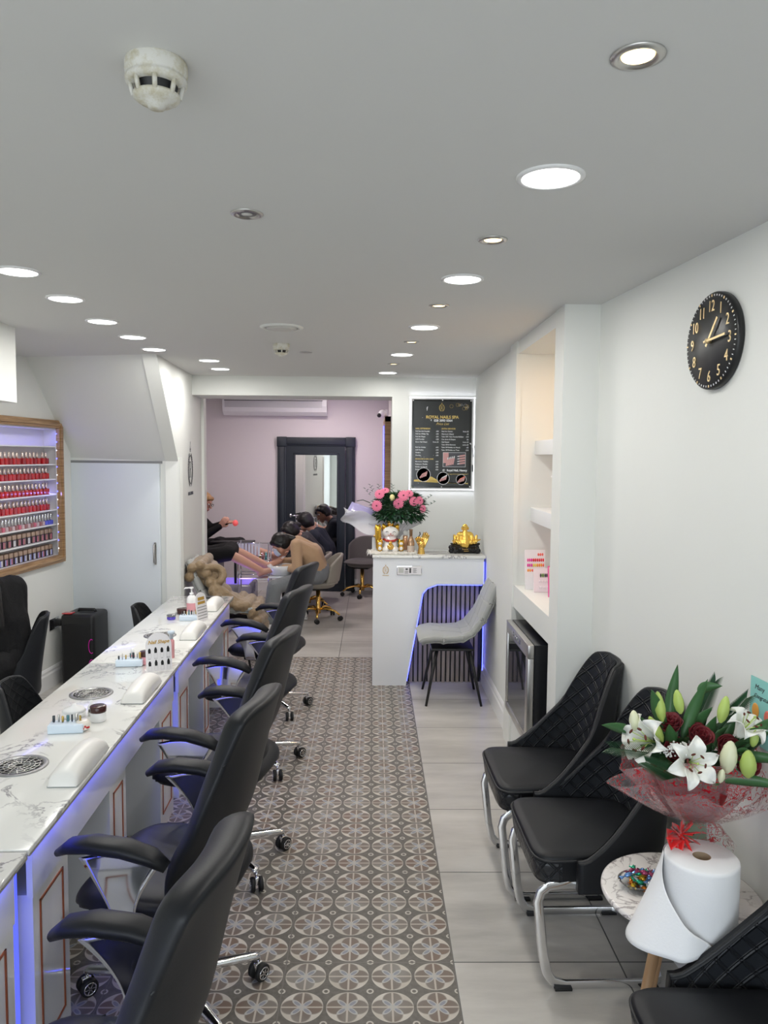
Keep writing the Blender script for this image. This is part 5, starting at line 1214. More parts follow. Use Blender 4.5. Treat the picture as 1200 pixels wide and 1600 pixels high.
person('person in navy sitting with dark hair, turned from the viewer, beside the mirrored door', V(-.58, 9.50, 0.440), V(-.60, 9.46, 0.680), V(-.68, 9.42, 0.860), V(.3, .95, 0.000), V(-.83, 9.44, 1.000), V(-.8, .5, -0.350), V(-.3, 0, 0.950),
       M_nvy, M_blk, M_skin2, M_hairb, 'short', [(V(-.70, 9.27, 0.840), V(-.78, 9.22, 0.620), V(-.95, 9.3, 0.580), V(-1, .1, -0.100), V(0, 0, 1.000)), (V(-.66, 9.56, 0.840), V(-.74, 9.62, 0.620), V(-.92, 9.56, 0.580), V(-1, -.2, 0.000), V(0, 0, 1.000))],
       [(V(-.62, 9.44, .58), V(-1.0, 9.36, .52), V(-.98, 9.34, .10), V(-1.1, 9.34, .03)), (V(-.62, 9.62, .58), V(-1.0, 9.66, .52), V(-.98, 9.66, .10), V(-1.1, 9.66, .03))], (M_black,))
# customers
person('person in a black skirt with bare legs stretched to the foot bowl', V(-2.12, 8.02, .68), V(-2.20, 8.02, .92), V(-2.24, 8.02, 1.10), V(0, 1, 0), V(-2.22, 8.02, 1.30), V(1, -.1, -.35), V(.2, 0, 1),
       M_blk, M_blk, M_skin, M_hairb, 'long', [(V(-2.22, 7.84, 1.08), V(-2.02, 7.78, .92), V(-1.84, 7.80, 1.00), V(.4, .3, .9), V(1, -.2, 0)), (V(-2.22, 8.20, 1.08), V(-2.08, 8.26, .86), V(-1.88, 8.20, .80), V(1, -.2, 0), V(0, 0, 1))],
       [(V(-2.05, 7.94, .70), V(-1.50, 7.92, .80), V(-1.14, 7.98, .60), V(-.98, 7.99, .64)), (V(-2.05, 8.10, .70), V(-1.50, 8.14, .82), V(-1.12, 8.16, .64), V(-.98, 8.14, .70))], bare_from=1, skirt=True)
person('person with glasses and short fair hair in black at the back left', V(-2.16, 9.24, .68), V(-2.18, 9.24, .92), V(-2.14, 9.22, 1.08), V(0, 1, 0), V(-2.02, 9.20, 1.25), V(.85, -.25, -.35), V(.3, 0, 1),
       M_blk, M_blk, M_skin, M_hairg, 'short', [(V(-2.12, 9.04, 1.05), V(-1.96, 9.0, .88), V(-1.80, 9.02, .98), V(.5, -.1, .6), V(.4, -.5, .5)), (V(-2.12, 9.40, 1.05), V(-1.98, 9.40, .92), V(-1.78, 9.32, 1.0), V(.8, -.1, .1), V(0, -.3, 1))],
       [(V(-2.10, 9.14, .70), V(-1.62, 9.10, .74), V(-1.14, 9.04, .64), V(-1.02, 9.0, .68)), (V(-2.10, 9.34, .70), V(-1.62, 9.34, .74), V(-1.2, 9.34, .54), V(-1.08, 9.32, .60))], bare_from=1, skirt=True, glasses=True)
t = thing('phone', 'phone held upright by the customer at the left edge of the back room', 'phone', (-1.785, 7.83, 1.075)); b = MB(); b.box(-.004, .004, -.036, .036, -.075, .075, M_steel, M=RY(.5) @ RZ(.5), bev=.003); b.build('case', t); b = MB(); b.box(-.0055, -.004, -.033, .033, -.07, .07, M_navy, M=RY(.5) @ RZ(.5)); b.build('screen', t)
t = thing('hand_glow', 'pink glowing ball added for the red light on the raised hand, back left', 'glow', (-1.66, 9.26, 1.0)); b = MB(); b.ball((0, 0, 0), (.034, .03, .038), mat('pink_glow', (.7, .15, .15), .4, emit=(1, .10, .10), es=.5), 16); b.build('glow_ball', t)  # glowing ball added to stand for the red light on the hand
# long haired person at the left edge
person('person in black with long black hair sitting at the left picture edge', V(-2.27, 4.70, .56), V(-2.29, 4.66, .80), V(-2.31, 4.62, 1.0), V(.55, .83, 0), V(-2.40, 4.52, 1.19), V(-.8, -.55, -.2), V(-.1, 0, 1),
       M_blk, M_blk, M_skin, M_hairb, 'long', [(V(-2.42, 4.48, .98), V(-2.44, 4.38, .76), V(-2.42, 4.28, .64), V(0, -1, -.2), V(0, 0, 1)), (V(-2.22, 4.77, .98), V(-2.20, 4.74, .74), V(-2.30, 4.56, .62), V(-.7, -.6, -.1), V(0, 0, 1))],
       [(V(-2.30, 4.62, .54), V(-2.44, 4.25, .52), V(-2.44, 4.22, .10), V(-2.46, 4.10, .03)), (V(-2.22, 4.74, .54), V(-2.30, 4.40, .52), V(-2.30, 4.36, .10), V(-2.32, 4.24, .03))], (M_black,), skirt=True)

# padded coat thrown over the grey chair by the logo wall
M_coat = mat('tan_padded_coat', (.24, .165, .09), .38, sheen=.2); v, *_ = coords(M_coat); bump(M_coat, noise_tex(M_coat, v, 22, 4, .6, .8), .7, .02)
cp = []; cr = random.Random(5)
path = [(-1.53, .80), (-1.51, .88), (-1.45, .90), (-1.40, .83), (-1.365, .75), (-1.33, .67), (-1.29, .59), (-1.21, .55), (-1.13, .545), (-1.06, .53), (-.995, .49), (-.965, .41), (-.955, .33)]
for i, (px_, pz_) in enumerate(path):
    w_ = .17+.02*math.sin(i*1.3); yc = 6.55+.035*math.sin(i*.7); tl = cr.uniform(-.02, .02)
    pz_ += .025*(4 < i < 11)
    cp.append((V(px_, yc-w_, pz_-tl), .044, V(px_+.01, yc, pz_+.006), .052)); cp.append((V(px_+.01, yc, pz_+.006), .052, V(px_, yc+w_, pz_+tl), .044))
hood = [V(-1.36+.10*math.cos(a), 6.45+.03*math.sin(2*a), .80+.075*math.sin(a)) for a in [2*PI*k/12 for k in range(12)]]
for k in range(12): cp.append((hood[k], .032, hood[(k+1) % 12], .032))
for k in range(4): cp.append((V(-1.30+.06*k, 6.41, .69-.045*k), .044, V(-1.26+.06*k, 6.41, .655-.045*k), .046))
o = blend('padded_coat', cp, M_coat, None, .008, 5, balls=[((-1.36, 6.50, .79), (.085, .05, .06)), ((-1.40, 6.58, .80), (.08, .13, .07)), ((-1.30, 6.50, .66), (.10, .14, .07)), ((-1.24, 6.48, .60), (.11, .15, .06)), ((-1.12, 6.50, .56), (.12, .15, .05)), ((-1.01, 6.50, .48), (.06, .15, .09))]); tag(o, 'tan padded coat with hood thrown over the grey chair', 'coat')

# ================================================================ things on the counter
TZ = cz+.0225
t = thing('fur_mat', 'fluffy white fur mat under the lucky cat on the counter', 'mat', (.13, 6.08, TZ)); b = MB(); M_fur = mat('white_fur', (.85, .82, .76), .9, sheen=.5); r2 = random.Random(2)
b.box(-.15, .20, -.07, .14, 0, .010, M_fur, bev=.004)
for k in range(900):
    x_, y_ = r2.uniform(-.16, .215), r2.uniform(-.085, .15); a = r2.uniform(0, 2*PI); l = r2.uniform(.015, .035)
    b.tube([(x_, y_, .008), (x_+l*.5*math.cos(a), y_+l*.5*math.sin(a), .018), (x_+l*math.cos(a), y_+l*math.sin(a), .012+(-.02 if x_ < -.14 else 0))], [.003, .002, .0004], M_fur, n=4)
tag(b.build('fur_pile', t), kind='stuff')
M_catw = mat('glazed_white', (.85, .83, .80), .08, coat=.8); M_catg = mat('glazed_gold', (.85, .50, .06), .15, metal=.8); M_catr = mat('glazed_red', (.45, .03, .02), .15, coat=.5)
t = thing('lucky_cat', 'white and gold waving cat figurine with kittens on the fur mat', 'figurine', (.145, 6.14, TZ+.012))
blend('cat_body', [((0, 0, .05), .062, (0, 0, .09), .052), ((-.045, -.035, .02), .024, (-.03, -.05, .02), .022), ((.045, -.035, .02), .024, (.03, -.05, .02), .022)], M_catw, t, .004, 2, balls=[((0, 0, .155), (.068, .055, .055)), ((0, -.02, .05), (.055, .045, .05))])
b = MB()
for sg in (-1, 1): b.tube([(sg*.048, .0, .185), (sg*.056, .0, .212), (sg*.060, 0, .225)], [.022, .014, .003], M_catg, n=14)
b.ball((0, .012, .168), (.070, .05, .050), M_catg, 20); b.build('gold_ears', t)
b = MB(); b.lathe([(.022, .208), (.026, .222), (.030, .240), (.022, .228), (.020, .212)], M_gold, n=16)
for k in range(6): b.ball((.028*math.cos(k*PI/3), .028*math.sin(k*PI/3), .244), .006, M_gold, 8)
b.ball((0, -.02, .225), .008, M_catr, 8); b.build('crown', t)
b = MB()
for sg in (-1, 1): b.tube([(sg*.040, -.052, .160), (sg*.028, -.057, .167), (sg*.016, -.056, .160)], .0022, M_ink, n=6); b.tube([(0, -.059, .140), (sg*.012, -.058, .134), (sg*.024, -.054, .140)], .002, M_catr, n=6)
b.ball((0, -.060, .148), .005, M_catr, 8); b.build('painted_face', t)
b = MB(); b.tube([(-.055, -.015, .100), (-.03, -.05, .092), (0, -.062, .088), (.03, -.05, .092), (.055, -.015, .100)], .010, M_catr, n=10); b.ball((0, -.07, .078), .014, M_gold, 12); b.lathe([(.026, 0), (.026, .006), (0, .008)], M_gold, n=20, M=TR(0, -.062, .045) @ RX(PI/2)); b.build('collar_and_medal', t)
blend('raised_paw', [((-.095, 0, .03), .022, (-.098, -.005, .10), .024), ((-.098, -.005, .10), .026, (-.100, -.01, .175), .026)], M_catg, t, .004, 2, balls=[((-.100, -.01, .19), (.030, .024, .022)), ((-.115, -.01, .21), .010), ((-.088, -.01, .21), .010)])
for sg in (-1, 1):
    q = blend('kitten', [((sg*.085, -.035, .025), .024, (sg*.085, -.035, .045), .020)], M_catg, t, .0035, 2, balls=[((sg*.085, -.038, .075), (.026, .022, .022)), ((sg*.070, -.036, .097), .007), ((sg*.100, -.036, .097), .007)])
    b = MB(); b.ball((sg*.085, -.058, .070), (.014, .006, .012), M_catw, 10); b.ball((sg*.085, -.058, .03), (.014, .006, .016), M_catw, 10); b.build('white_muzzle', q)
t = thing('gift_box', 'small white box with gold top at the left end of the counter', 'box', (-.005+.03, 6.24, TZ)); b = MB(); b.box(-.028, .028, -.02, .02, 0, .115, M_white, bev=.002); b.build('box', t); b = MB(); b.box(-.014, .014, -.01, .01, .115, .140, M_gold, bev=.002); b.build('gold_top', t)
t = thing('perfume_bottle', 'rose gold capped tube bottle right of the lucky cat', 'bottle', (.268, 6.20, TZ)); b = MB(); b.lathe([(.020, 0), (.020, .13), (.016, .136)], mat('rose_glass', (.75, .42, .25), .12, metal=.5), n=22); b.build('bottle', t); b = MB(); b.lathe([(.018, .136), (.021, .15), (.020, .168), (.010, .178), (0, .18)], M_catw, n=20); b.build('cap', t)
t = thing('mini_champagne_bottle', 'rose gold miniature champagne bottle on the counter', 'bottle', (.308, 6.10, TZ)); mch = mat('champagne_foil', (.50, .32, .20), .25, metal=.8); b = MB(); b.lathe([(.026, 0), (.029, .005), (.029, .085), (.022, .115), (.012, .14), (.011, .16)], mch, n=26); b.build('bottle', t); b = MB(); b.lathe([(.0125, .14), (.013, .185), (.015, .187), (.015, .195), (0, .197)], mat('foil_top', (.35, .22, .14), .35, metal=.8), n=20); b.build('foil_neck', t); b = MB(); b.lathe([(.0294, .02), (.0294, .065)], mat('cream_label', (.6, .5, .42), .5), n=26, cap=False); b.build('label', t)
t = thing('gold_hand_sculpture', 'gold sculpture of two raised hands beside the champagne bottle', 'sculpture', (.392, 6.10, TZ))
hc_ = [(V(0, 0, 0), .032, V(0, 0, .05), .022), (V(0, 0, .05), .022, V(0, 0, .07), .026)]
hc_ += hand_caps(V(-.006, 0, .065), V(-.35, 0, 1), V(.3, 1, 0), .62, 1.0, 1)+hand_caps(V(.010, .004, .060), V(.30, 0, 1), V(0, 1, 0), .75, .22, -1)
blend('gold_hands', [(a, r, c_, q) for a, r, c_, q in hc_], M_gold, t, .0028, 2)
b = MB(); b.tube([(-.012, 0, .115), (-.02, 0, .14), (-.01, 0, .155), (-.014, 0, .175)], .004, M_black, n=8); b.ball((-.018, 0, .128), .012, M_black, 8); b.build('black_ornament', t)
t = thing('card_tray', 'flat grey metal tray on the counter', 'tray', (.525, 6.13, TZ)); b = MB(); b.box(-.085, .085, -.06, .10, 0, .004, mat('brushed_tray', (.42, .41, .40), .3, metal=.4), bev=.002); b.build('tray', t)
t = thing('buddha_statue', 'gold laughing buddha statue on a black carved base', 'statue', (.748, 6.16, TZ)); M_bg = mat('polished_gold', (.95, .62, .14), .2, metal=1)
v, *_ = coords(M_bg); bump(M_bg, noise_tex(M_bg, v, 60, 4), .6, .006)
bb = [((0, 0, .03), (.125, .06, .03)), ((0, 0, .06), (.10, .055, .02))]
M_bb = mat('black_carved_wood', (.008, .008, .010), .25); q = random.Random(4)
o = blend('carved_base', [(V(-.11, 0, .018), .022, V(.11, 0, .018), .022), (V(-.09, 0, .055), .018, V(.09, 0, .055), .018), (V(-.085, 0, .03), .03, V(.085, 0, .03), .03), (V(.08, 0, .062), .014, V(.115, 0, .075), .010), (V(-.08, 0, .062), .014, V(-.11, 0, .075), .008)], M_bb, t, .0035, 2, balls=[((q.uniform(-.12, .12), q.uniform(-.04, .02), q.uniform(.01, .05)), q.uniform(.012, .022)) for k in range(22)])
fig = [(V(0, 0, .085), .055, V(0, 0, .165), .026), (V(-.05, 0, .09), .03, V(-.02, 0, .15), .02), (V(.05, 0, .09), .03, V(.02, 0, .15), .02), (V(0, 0, .095), .036, V(0, 0, .145), .032), (V(-.04, -.005, .155), .020, V(.04, -.005, .155), .020), (V(0, 0, .17), .018, V(0, 0, .19), .018), (V(-.05, 0, .15), .018, V(-.062, -.02, .115), .015), (V(.05, 0, .15), .018, V(.065, -.02, .12), .015), (V(-.05, -.02, .09), .022, V(.05, -.02, .09), .022), (V(-.075, 0, .09), .020, V(-.085, 0, .14), .012), (V(.08, 0, .09), .022, V(.095, 0, .14), .010), (V(.09, 0, .10), .012, V(.125, 0, .11), .005)]
blend('gold_buddha', fig, M_bg, t, .003, 1, balls=[((0, -.02, .118), (.034, .026, .032)), ((0, -.004, .212), (.023, .023, .026)), ((-.026, -.004, .20), (.006, .006, .014)), ((.026, -.004, .20), (.006, .006, .014))]+[((q.uniform(-.10, .10), q.uniform(-.035, .01), q.uniform(.078, .10)), q.uniform(.006, .011)) for k in range(40)])
b = MB()
for k in range(5): b.box(-.024+.010*k, -.019+.010*k, -.0485, -.047, .032, .038, M_gold); 
for k in range(4): b.box(-.010+.010*k, -.005+.010*k, -.0505, -.049, .018, .024, M_gold)
b.build('gold_characters', t)

# ---------------------------------------------------------------- flowers
M_gerb = mat('pink_petal', (.80, .20, .33), .6); M_gerbc = mat('gerbera_centre', (.12, .03, .04), .7); M_lilyw = mat('white_petal', (.86, .86, .82), .45, sss=.05)
M_rose = mat('dark_red_petal', (.13, .002, .008), .6, sheen=.05); M_budg = mat('green_bud', (.42, .55, .14), .45); M_budw = mat('cream_bud', (.72, .74, .52), .45); M_stem = mat('stem_green', (.10, .22, .06), .5)
M_lleaf = mat('lily_leaf', (.045, .13, .045), .35); v, x, y, z = coords(M_lleaf, 'Object'); M_eu = mat('eucalyptus', (.09, .16, .12), .6); M_fern = mat('fern_green', (.02, .06, .02), .5); M_antr = mat('anther', (.10, .02, .01), .7)
def frame_to(p, d, roll=0):
    d = Vector(d).normalized(); q = d.to_track_quat('Z', 'Y').to_matrix().to_4x4(); return TR(*p) @ q @ RZ(roll)
def gerbera(t, p, d, r_=.042):
    b = MB(); T = frame_to(p, d, rnd.random())
    for ring, (n, rr, h) in enumerate([(18, r_, .0), (16, r_*.8, .006), (12, r_*.5, .010)]):
        for k in range(n):
            Mk = T @ RZ(2*PI*(k+.5*ring)/n); b.sheet(lambda u, w_: (rr*(.12+.88*u), (w_-.5)*rr*.30*math.sin(PI*(.12+.8*u))**.6, h+.010*math.sin(u*PI*.8)-.004*u*ring), 5, 2, M_gerb, M=Mk)
    o = b.build('gerbera', t); b = MB(); b.ball((0, 0, .009), (r_*.22, r_*.22, .006), M_gerbc, 12, M=T); b.build('flower_centre', o)
def lily(t, p, d, s=1.0, open_=1.0, roll=0):
    b = MB(); T = frame_to(p, d, roll)
    for k in range(6):
        w0 = .034 if k % 2 else .025; Mk = T @ RZ(PI*k/3) @ TR(0, 0, .002*(k % 2))
        def f(u, w_):
            r_ = (.012+.085*(u**1.1)*open_)*s; z_ = (.070*math.sin(min(1, u*1.25)*PI/2)-.045*max(0, u-.55)**1.3*2.2*open_)*s
            wd = w0*s*math.sin(PI*min(1, .08+.92*u))**.7*(1-.25*u); q_ = (w_-.5)*2
            return (r_-.006*s*(1-q_*q_)*0, q_*wd, z_+.010*s*q_*q_-.003*s*math.cos(q_*PI))
        b.sheet(f, 12, 6, M_lilyw, thick=.0008, M=Mk)
    o = b.build('lily_flower', t); b = MB()
    for k in range(6):
        a = PI*k/3+.5; tip = (.030*s*math.cos(a), .030*s*math.sin(a), .085*s); b.tube([(0, 0, .01*s), (.012*s*math.cos(a), .012*s*math.sin(a), .05*s), tip], .0012*s, M_budg, n=5, M=T)
        b.ball(tip, (.004*s, .009*s, .003*s), M_antr, 8, M=T @ TR(*tip) @ RZ(a) @ TR(*[-q_ for q_ in tip]))
    b.tube([(0, 0, 0), (0, 0, .095*s)], .002*s, M_budg, n=6, M=T); b.ball((0, 0, .097*s), .005*s, M_budg, 8, M=T); b.build('stamens', o)
def bud(t, p, d, ln=.085, r_=.016, m=None):
    m = m or M_budg; T = frame_to(p, d, rnd.random()*3); b = MB(); n = 24
    prof = [(.25, 0), (.75, .15), (1.0, .38), (.98, .55), (.72, .80), (.35, .95), (.04, 1.0)]
    vs = []; fs = []
    for rr, zz in prof:
        for k in range(n): a = 2*PI*k/n; g = 1-.10*(abs(math.cos(a*1.5))**6); vs.append((rr*r_*g*math.cos(a), rr*r_*g*math.sin(a), (zz-.5)*ln))
    for i in range(len(prof)-1):
        for k in range(n): fs.append((i*n+k, i*n+(k+1) % n, (i+1)*n+(k+1) % n, (i+1)*n+k))
    b.add(vs, fs, m, True, T); b.build('lily_bud', t)
def rose(t, p, d, r_=.035):
    b = MB(); T = frame_to(p, d)
    for k in range(22):
        rr = r_*(.15+.85*(k/21)**.8); a0 = k*2.4; hgt = .036-.012*(k/21)
        b.sheet(lambda u, w_: ((rr*(.8+.35*w_**2))*math.cos(a0+(u-.5)*1.7), (rr*(.8+.35*w_**2))*math.sin(a0+(u-.5)*1.7), -.012+hgt*w_*(1-.25*(2*u-1)**2)+.004*math.sin(6*u)*w_), 8, 5, M_rose, thick=.0007, M=T)
    b.ball((0, 0, -.004), (r_*.8, r_*.8, .014), M_rose, 12, M=T); b.build('rose', t)
def leaf(b, p0, p1, w_, m, bend=.02, up=(0, 0, 1), fold=.25):
    p0 = Vector(p0); p1 = Vector(p1); d = p1-p0; L2 = d.length; s_ = d.cross(Vector(up)); s_ = s_.normalized() if s_.length > 1e-5 else Vector((1, 0, 0)); n_ = s_.cross(d).normalized()
    def f(u, q):
        k = (q-.5)*2; wd = w_*math.sin(PI*u**.75)**.85 if 0 < u < 1 else 0
        return tuple(p0+d*u+n_*(bend*math.sin(PI*u)+fold*wd*abs(k))+s_*wd*k*.5)
    b.sheet(f, 12, 4, m, thick=.0006)
def wrap_mat(name, base, pat=None, alpha=.25):
    m = bpy.data.materials.new(name); m.use_nodes = True; t_ = m.node_tree; b_ = t_.nodes['Principled BSDF']; b_.inputs['Roughness'].default_value = .08; b_.inputs['Base Color'].default_value = (*base, 1); b_.inputs['Coat Weight'].default_value = 1
    if pat:
        tc = t_.nodes.new('ShaderNodeTexCoord'); 
        n1 = noise_tex(m, tc.outputs['Object'], 24, 1, .4, 2.2); n2 = noise_tex(m, tc.outputs['Object'], 55, 2); vo = t_.nodes.new('ShaderNodeTexVoronoi'); vo.inputs['Scale'].default_value = 26; t_.links.new(tc.outputs['Object'], vo.inputs['Vector'])
        ln = (n1-.5).abs().lt(.022); dots = X(t_, vo.outputs['Distance']).lt(.20)*n2.gt(.50); k = ln.mx(dots)
        t_.links.new(mixc(m, k, base, pat), b_.inputs['Base Color']); al = (k*(.85-alpha)+alpha); t_.links.new(al.v, b_.inputs['Alpha'])
    else: b_.inputs['Alpha'].default_value = alpha
    return m
# gerbera bouquet standing behind the lucky cat
t = thing('flower_bouquet', 'pink gerbera bouquet in pale lilac wrap on the reception counter', 'bouquet', (0, 0, 0))
gb = Vector((.20, 6.30, TZ)); hd = Vector((.215, 6.22, 1.425))
b = MB(); rr_ = random.Random(11)
b.ball((.21, 6.24, 1.405), (.15, .09, .075), M_fern, 20)
for k in range(950):
    a = rr_.uniform(0, 2*PI); el = rr_.uniform(-.9, 1.1); R_ = rr_.uniform(.10, .19)
    c_ = hd+Vector((R_*1.08*math.cos(a)*math.cos(el*.7), .75*R_*math.sin(a)*math.cos(el*.7), .115*math.sin(el)-.03+.0*R_)); d = (c_-hd+Vector((rr_.uniform(-.05, .05), rr_.uniform(-.05, .05), .03))).normalized()
    leaf(b, c_, c_+d*rr_.uniform(.035, .06), rr_.uniform(.018, .030), [M_fern, M_leafd, M_eu, M_leafd][k % 4], .004)
for (x_, z_, dx, dz) in [(-.02, 1.50, -.04, .05), (0, 1.53, -.02, .05), (.46, 1.42, .05, .03), (.05, 1.53, 0, .05), (.30, 1.52, .03, .05), (.16, 1.54, 0, .045), (.44, 1.47, .04, .03)]:
    for k in range(5): q_ = Vector((x_+dx*k*.25, 6.24, z_+dz*k*.25)); leaf(b, q_, q_+Vector((.02*(1 if k % 2 else -1), 0, .012)), .017, M_eu, .002)
b.tube([(-.02, 6.22, 1.44), (-.08, 6.20, 1.465), (-.13, 6.20, 1.455)], .003, M_fern, n=6)
tag(b.build('foliage', t), kind='stuff')
for (x_, y_, z_, d, r_) in [(.055, 6.12, 1.515, (-.2, -1, .35), .042), (.035, 6.10, 1.425, (-.35, -1, 0), .046), (.245, 6.10, 1.505, (0, -1, .4), .048), (.205, 6.08, 1.445, (-.05, -1, -.05), .044), (.325, 6.12, 1.46, (.3, -1, .2), .040), (.375, 6.15, 1.465, (.6, -1, .3), .036), (.40, 6.15, 1.40, (.7, -1, 0), .034), (.10, 6.14, 1.54, (-.1, -.7, .8), .034), (.29, 6.12, 1.52, (.2, -.8, .6), .036)]: gerbera(t, (x_, y_, z_), d, r_)
rose_y = mat('pale_yellow_petal', (.80, .72, .35), .6); b = MB(); b.ball((.155, 6.10, 1.49), (.022, .02, .028), rose_y, 12); b.build('yellow_rose', t)
M_wrapw = wrap_mat('white_film', (.80, .80, .84), None, .55); M_wrapl = wrap_mat('lilac_film', (.50, .46, .78), None, .7)
b = MB()
def cone(u, w_, a0=0, a1=2*PI, rt=.24, ph=0, zt=1.40, flare=1.0):
    a = a0+(a1-a0)*u; r_ = .022+(rt-.022)*w_**1.4*flare; ruf = 1+.10*math.sin(7*a+ph)*w_+.05*math.sin(17*a+ph)*w_
    return (gb.x+r_*ruf*math.cos(a)*1.1-.03*w_, gb.y+.62*r_*ruf*math.sin(a)-.02, TZ+.10+(zt-TZ-.10)*w_-.03*math.cos(5*a)*w_)
b.sheet(lambda u, w_: cone(u, w_, 0, 2*PI, .20, 0, 1.30), 90, 14, M_wrapw, thick=.0006, wrap=True); b.build('white_wrap', t)
b = MB(); b.sheet(lambda u, w_: (.12-.36*w_-.02*math.sin(6*u), 6.20-.04*math.sin(5*w_+4*u)-.02, 1.20+.13*w_+(.16-.02*w_)*(u-.4)+.015*math.sin(9*w_+3*u)), 12, 14, M_wrapw, thick=.0008)
b.build('loose_white_wrap', t)
b = MB(); b.sheet(lambda u, w_: (-.02-.21*w_+.06*u, 6.26-.02*math.sin(4*u), 1.235+.10*w_+.14*u-.03*w_*u), 8, 8, M_wrapl, thick=.0008); b.build('lilac_wrap', t)
b = MB(); b.tube([(gb.x, gb.y, TZ+.14), (gb.x, gb.y, TZ+.004)], [.024, .034], M_stem, n=12); b.lathe([(.03, 0), (.032, .02), (.026, .03)], M_white, c=(gb.x, gb.y, TZ+.10), n=20); b.build('tied_stems', t)

# lily bouquet on the marble side table
st = thing('side_table', 'round marble side table with pale wooden legs between the black chairs', 'side table', (.925, 2.185, 0))
b = MB(); b.lathe([(0, .510), (.215, .510), (.226, .515), (.228, .522), (.226, .530), (.220, .532), (0, .532)], M_marble2, n=72); b.build('marble_top', st)
M_beech = mat('beech_leg', (.48, .29, .15), .45)
b = MB(); b.lathe([(.10, .485), (.10, .51)], M_beech, n=30); b.build('mounting_disc', st)
for a in (PI*1.17, PI*.5, -PI*.17): b = MB(); b.tube([(.07*math.cos(a), .07*math.sin(a), .50), (.215*math.cos(a), .215*math.sin(a), 0)], [.018, .012], M_beech, n=14); b.build('wooden_leg', st)
bq = thing('flower_bouquet', 'white lily and red rose bouquet in red printed cellophane on the side table', 'bouquet', (0, 0, 0))
tie = Vector((.99, 2.24, .735)); 
b = MB(); lr = random.Random(21)
LT = [(.787, 2.10, 1.17, .85, 2.15, 1.02), (.90, 2.2, 1.215, .87, 2.18, 1.02), (.955, 2.12, 1.195, .90, 2.15, 1.00), (1.035, 2.2, 1.15, .96, 2.2, 1.13), (.655, 2.12, 1.06, .80, 2.16, 1.0), (1.13, 2.05, 1.115, 1.05, 2.12, .98), (1.16, 2.02, .99, 1.00, 2.12, .965), (1.15, 2.0, .925, .97, 2.1, .91), (.84, 2.1, 1.07, .87, 2.12, .96), (.99, 2.16, 1.10, .93, 2.2, .98), (.97, 2.08, .90, 1.08, 2.1, .93), (.80, 2.08, .96, .90, 2.14, .95), (1.02, 2.2, 1.06, .99, 2.2, .95), (.76, 2.1, 1.01, .85, 2.12, .94), (1.10, 2.2, 1.08, 1.03, 2.2, .95), (.90, 2.05, .91, .93, 2.12, .99)]
for (x1_, y1_, z1_, x0_, y0_, z0_) in LT:
    leaf(b, (x0_, y0_, z0_), (x1_, y1_, z1_), .036, M_lleaf, .012, up=(.3, 1, .1))
for k in range(60):
    a = lr.uniform(0, 2*PI); r_ = lr.uniform(.05, .16); c_ = Vector((.95+r_*1.15*math.cos(a), 2.20+.7*r_*math.sin(a), .90+lr.uniform(0, .09))); d = Vector((math.cos(a)*.6, math.sin(a)*.5-.2, lr.uniform(.1, 1))).normalized()
    leaf(b, c_, c_+d*lr.uniform(.05, .10), lr.uniform(.016, .032), [M_leafd, M_lleaf, M_fern][k % 3], .01, up=(.2, 1, .2))
tag(b.build('foliage', bq), kind='stuff')
b = MB()
for (p0, p1) in [((.84, 2.1, .98), (.66, 2.05, 1.02)), ((.86, 2.06, .93), (.74, 2.0, 1.0)), ((.98, 2.25, 1.02), (1.05, 2.28, 1.14)), ((1.03, 2.2, 1.02), (1.10, 2.18, 1.12))]:
    p0, p1 = Vector(p0), Vector(p1); d = p1-p0; sd = d.cross(Vector((0, 1, 0))).normalized()
    b.tube([p0, p1], .0015, M_fern, n=5)
    for k in range(24):
        for sg in (-1, 1): q_ = p0+d*(.05+.04*k); leaf(b, q_, q_+(d.normalized()*.85+sd*sg*.5)*.065*(1-.02*k), .0045, M_leafd, .001)
b.build('palm_fronds', bq)
for p, d, s_, o_, rl in [((.885, 2.07, .972), (-.05, -1, .35), .80, .95, .3), ((.815, 2.12, 1.01), (-.8, -.45, .25), 1.0, .75, 0), ((1.045, 2.12, 1.03), (.35, -.45, .8), .85, .7, .5)]: lily(bq, p, d, s_, o_, rl)
for p, d, l, r_, m_ in [((.995, 2.06, .992), (.05, -.1, 1), .095, .0235, M_budw), ((1.05, 2.06, .972), (-.05, -.1, 1), .082, .0225, M_budg), ((.828, 2.14, 1.108), (-.2, 0, 1), .090, .015, M_budg), ((.882, 2.14, 1.122), (-.2, 0, 1), .072, .015, M_budg), ((1.012, 2.14, 1.10), (.2, 0, 1), .080, .0165, M_budg), ((.815, 2.13, 1.045), (-.45, 0, .8), .085, .014, M_budg), ((.912, 2.08, .995), (.1, -.1, 1), .06, .013, M_budg), ((.752, 2.13, 1.07), (-.1, 0, 1), .06, .015, M_budw), ((1.085, 2.10, 1.03), (.2, 0, 1), .05, .012, M_budg), ((.962, 2.03, .95), (.1, -.1, 1), .04, .010, M_budw)]: bud(bq, p, d, l, r_, m_)
for p, d in [((.945, 2.14, 1.02), (.05, -.6, .8)), ((.872, 2.12, .985), (-.2, -.7, .6)), ((1.065, 2.10, .955), (.25, -.7, .5)), ((.865, 2.16, 1.05), (-.2, -.3, 1)), ((1.03, 2.14, .985), (0, -.7, .6))]: rose(bq, p, d)
b = MB()
for k in range(60): q_ = Vector((.865+lr.gauss(0, .016), 2.07+lr.gauss(0, .01), 1.015+lr.gauss(0, .007))); b.ball(tuple(q_), .0032, M_white, 6)
for k in range(30): q_ = Vector((.83+lr.gauss(0, .010), 2.08+lr.gauss(0, .01), 1.00+lr.gauss(0, .008))); b.ball(tuple(q_), .003, M_white, 6)
tag(b.build('gypsophila', bq), kind='stuff')
b = MB()
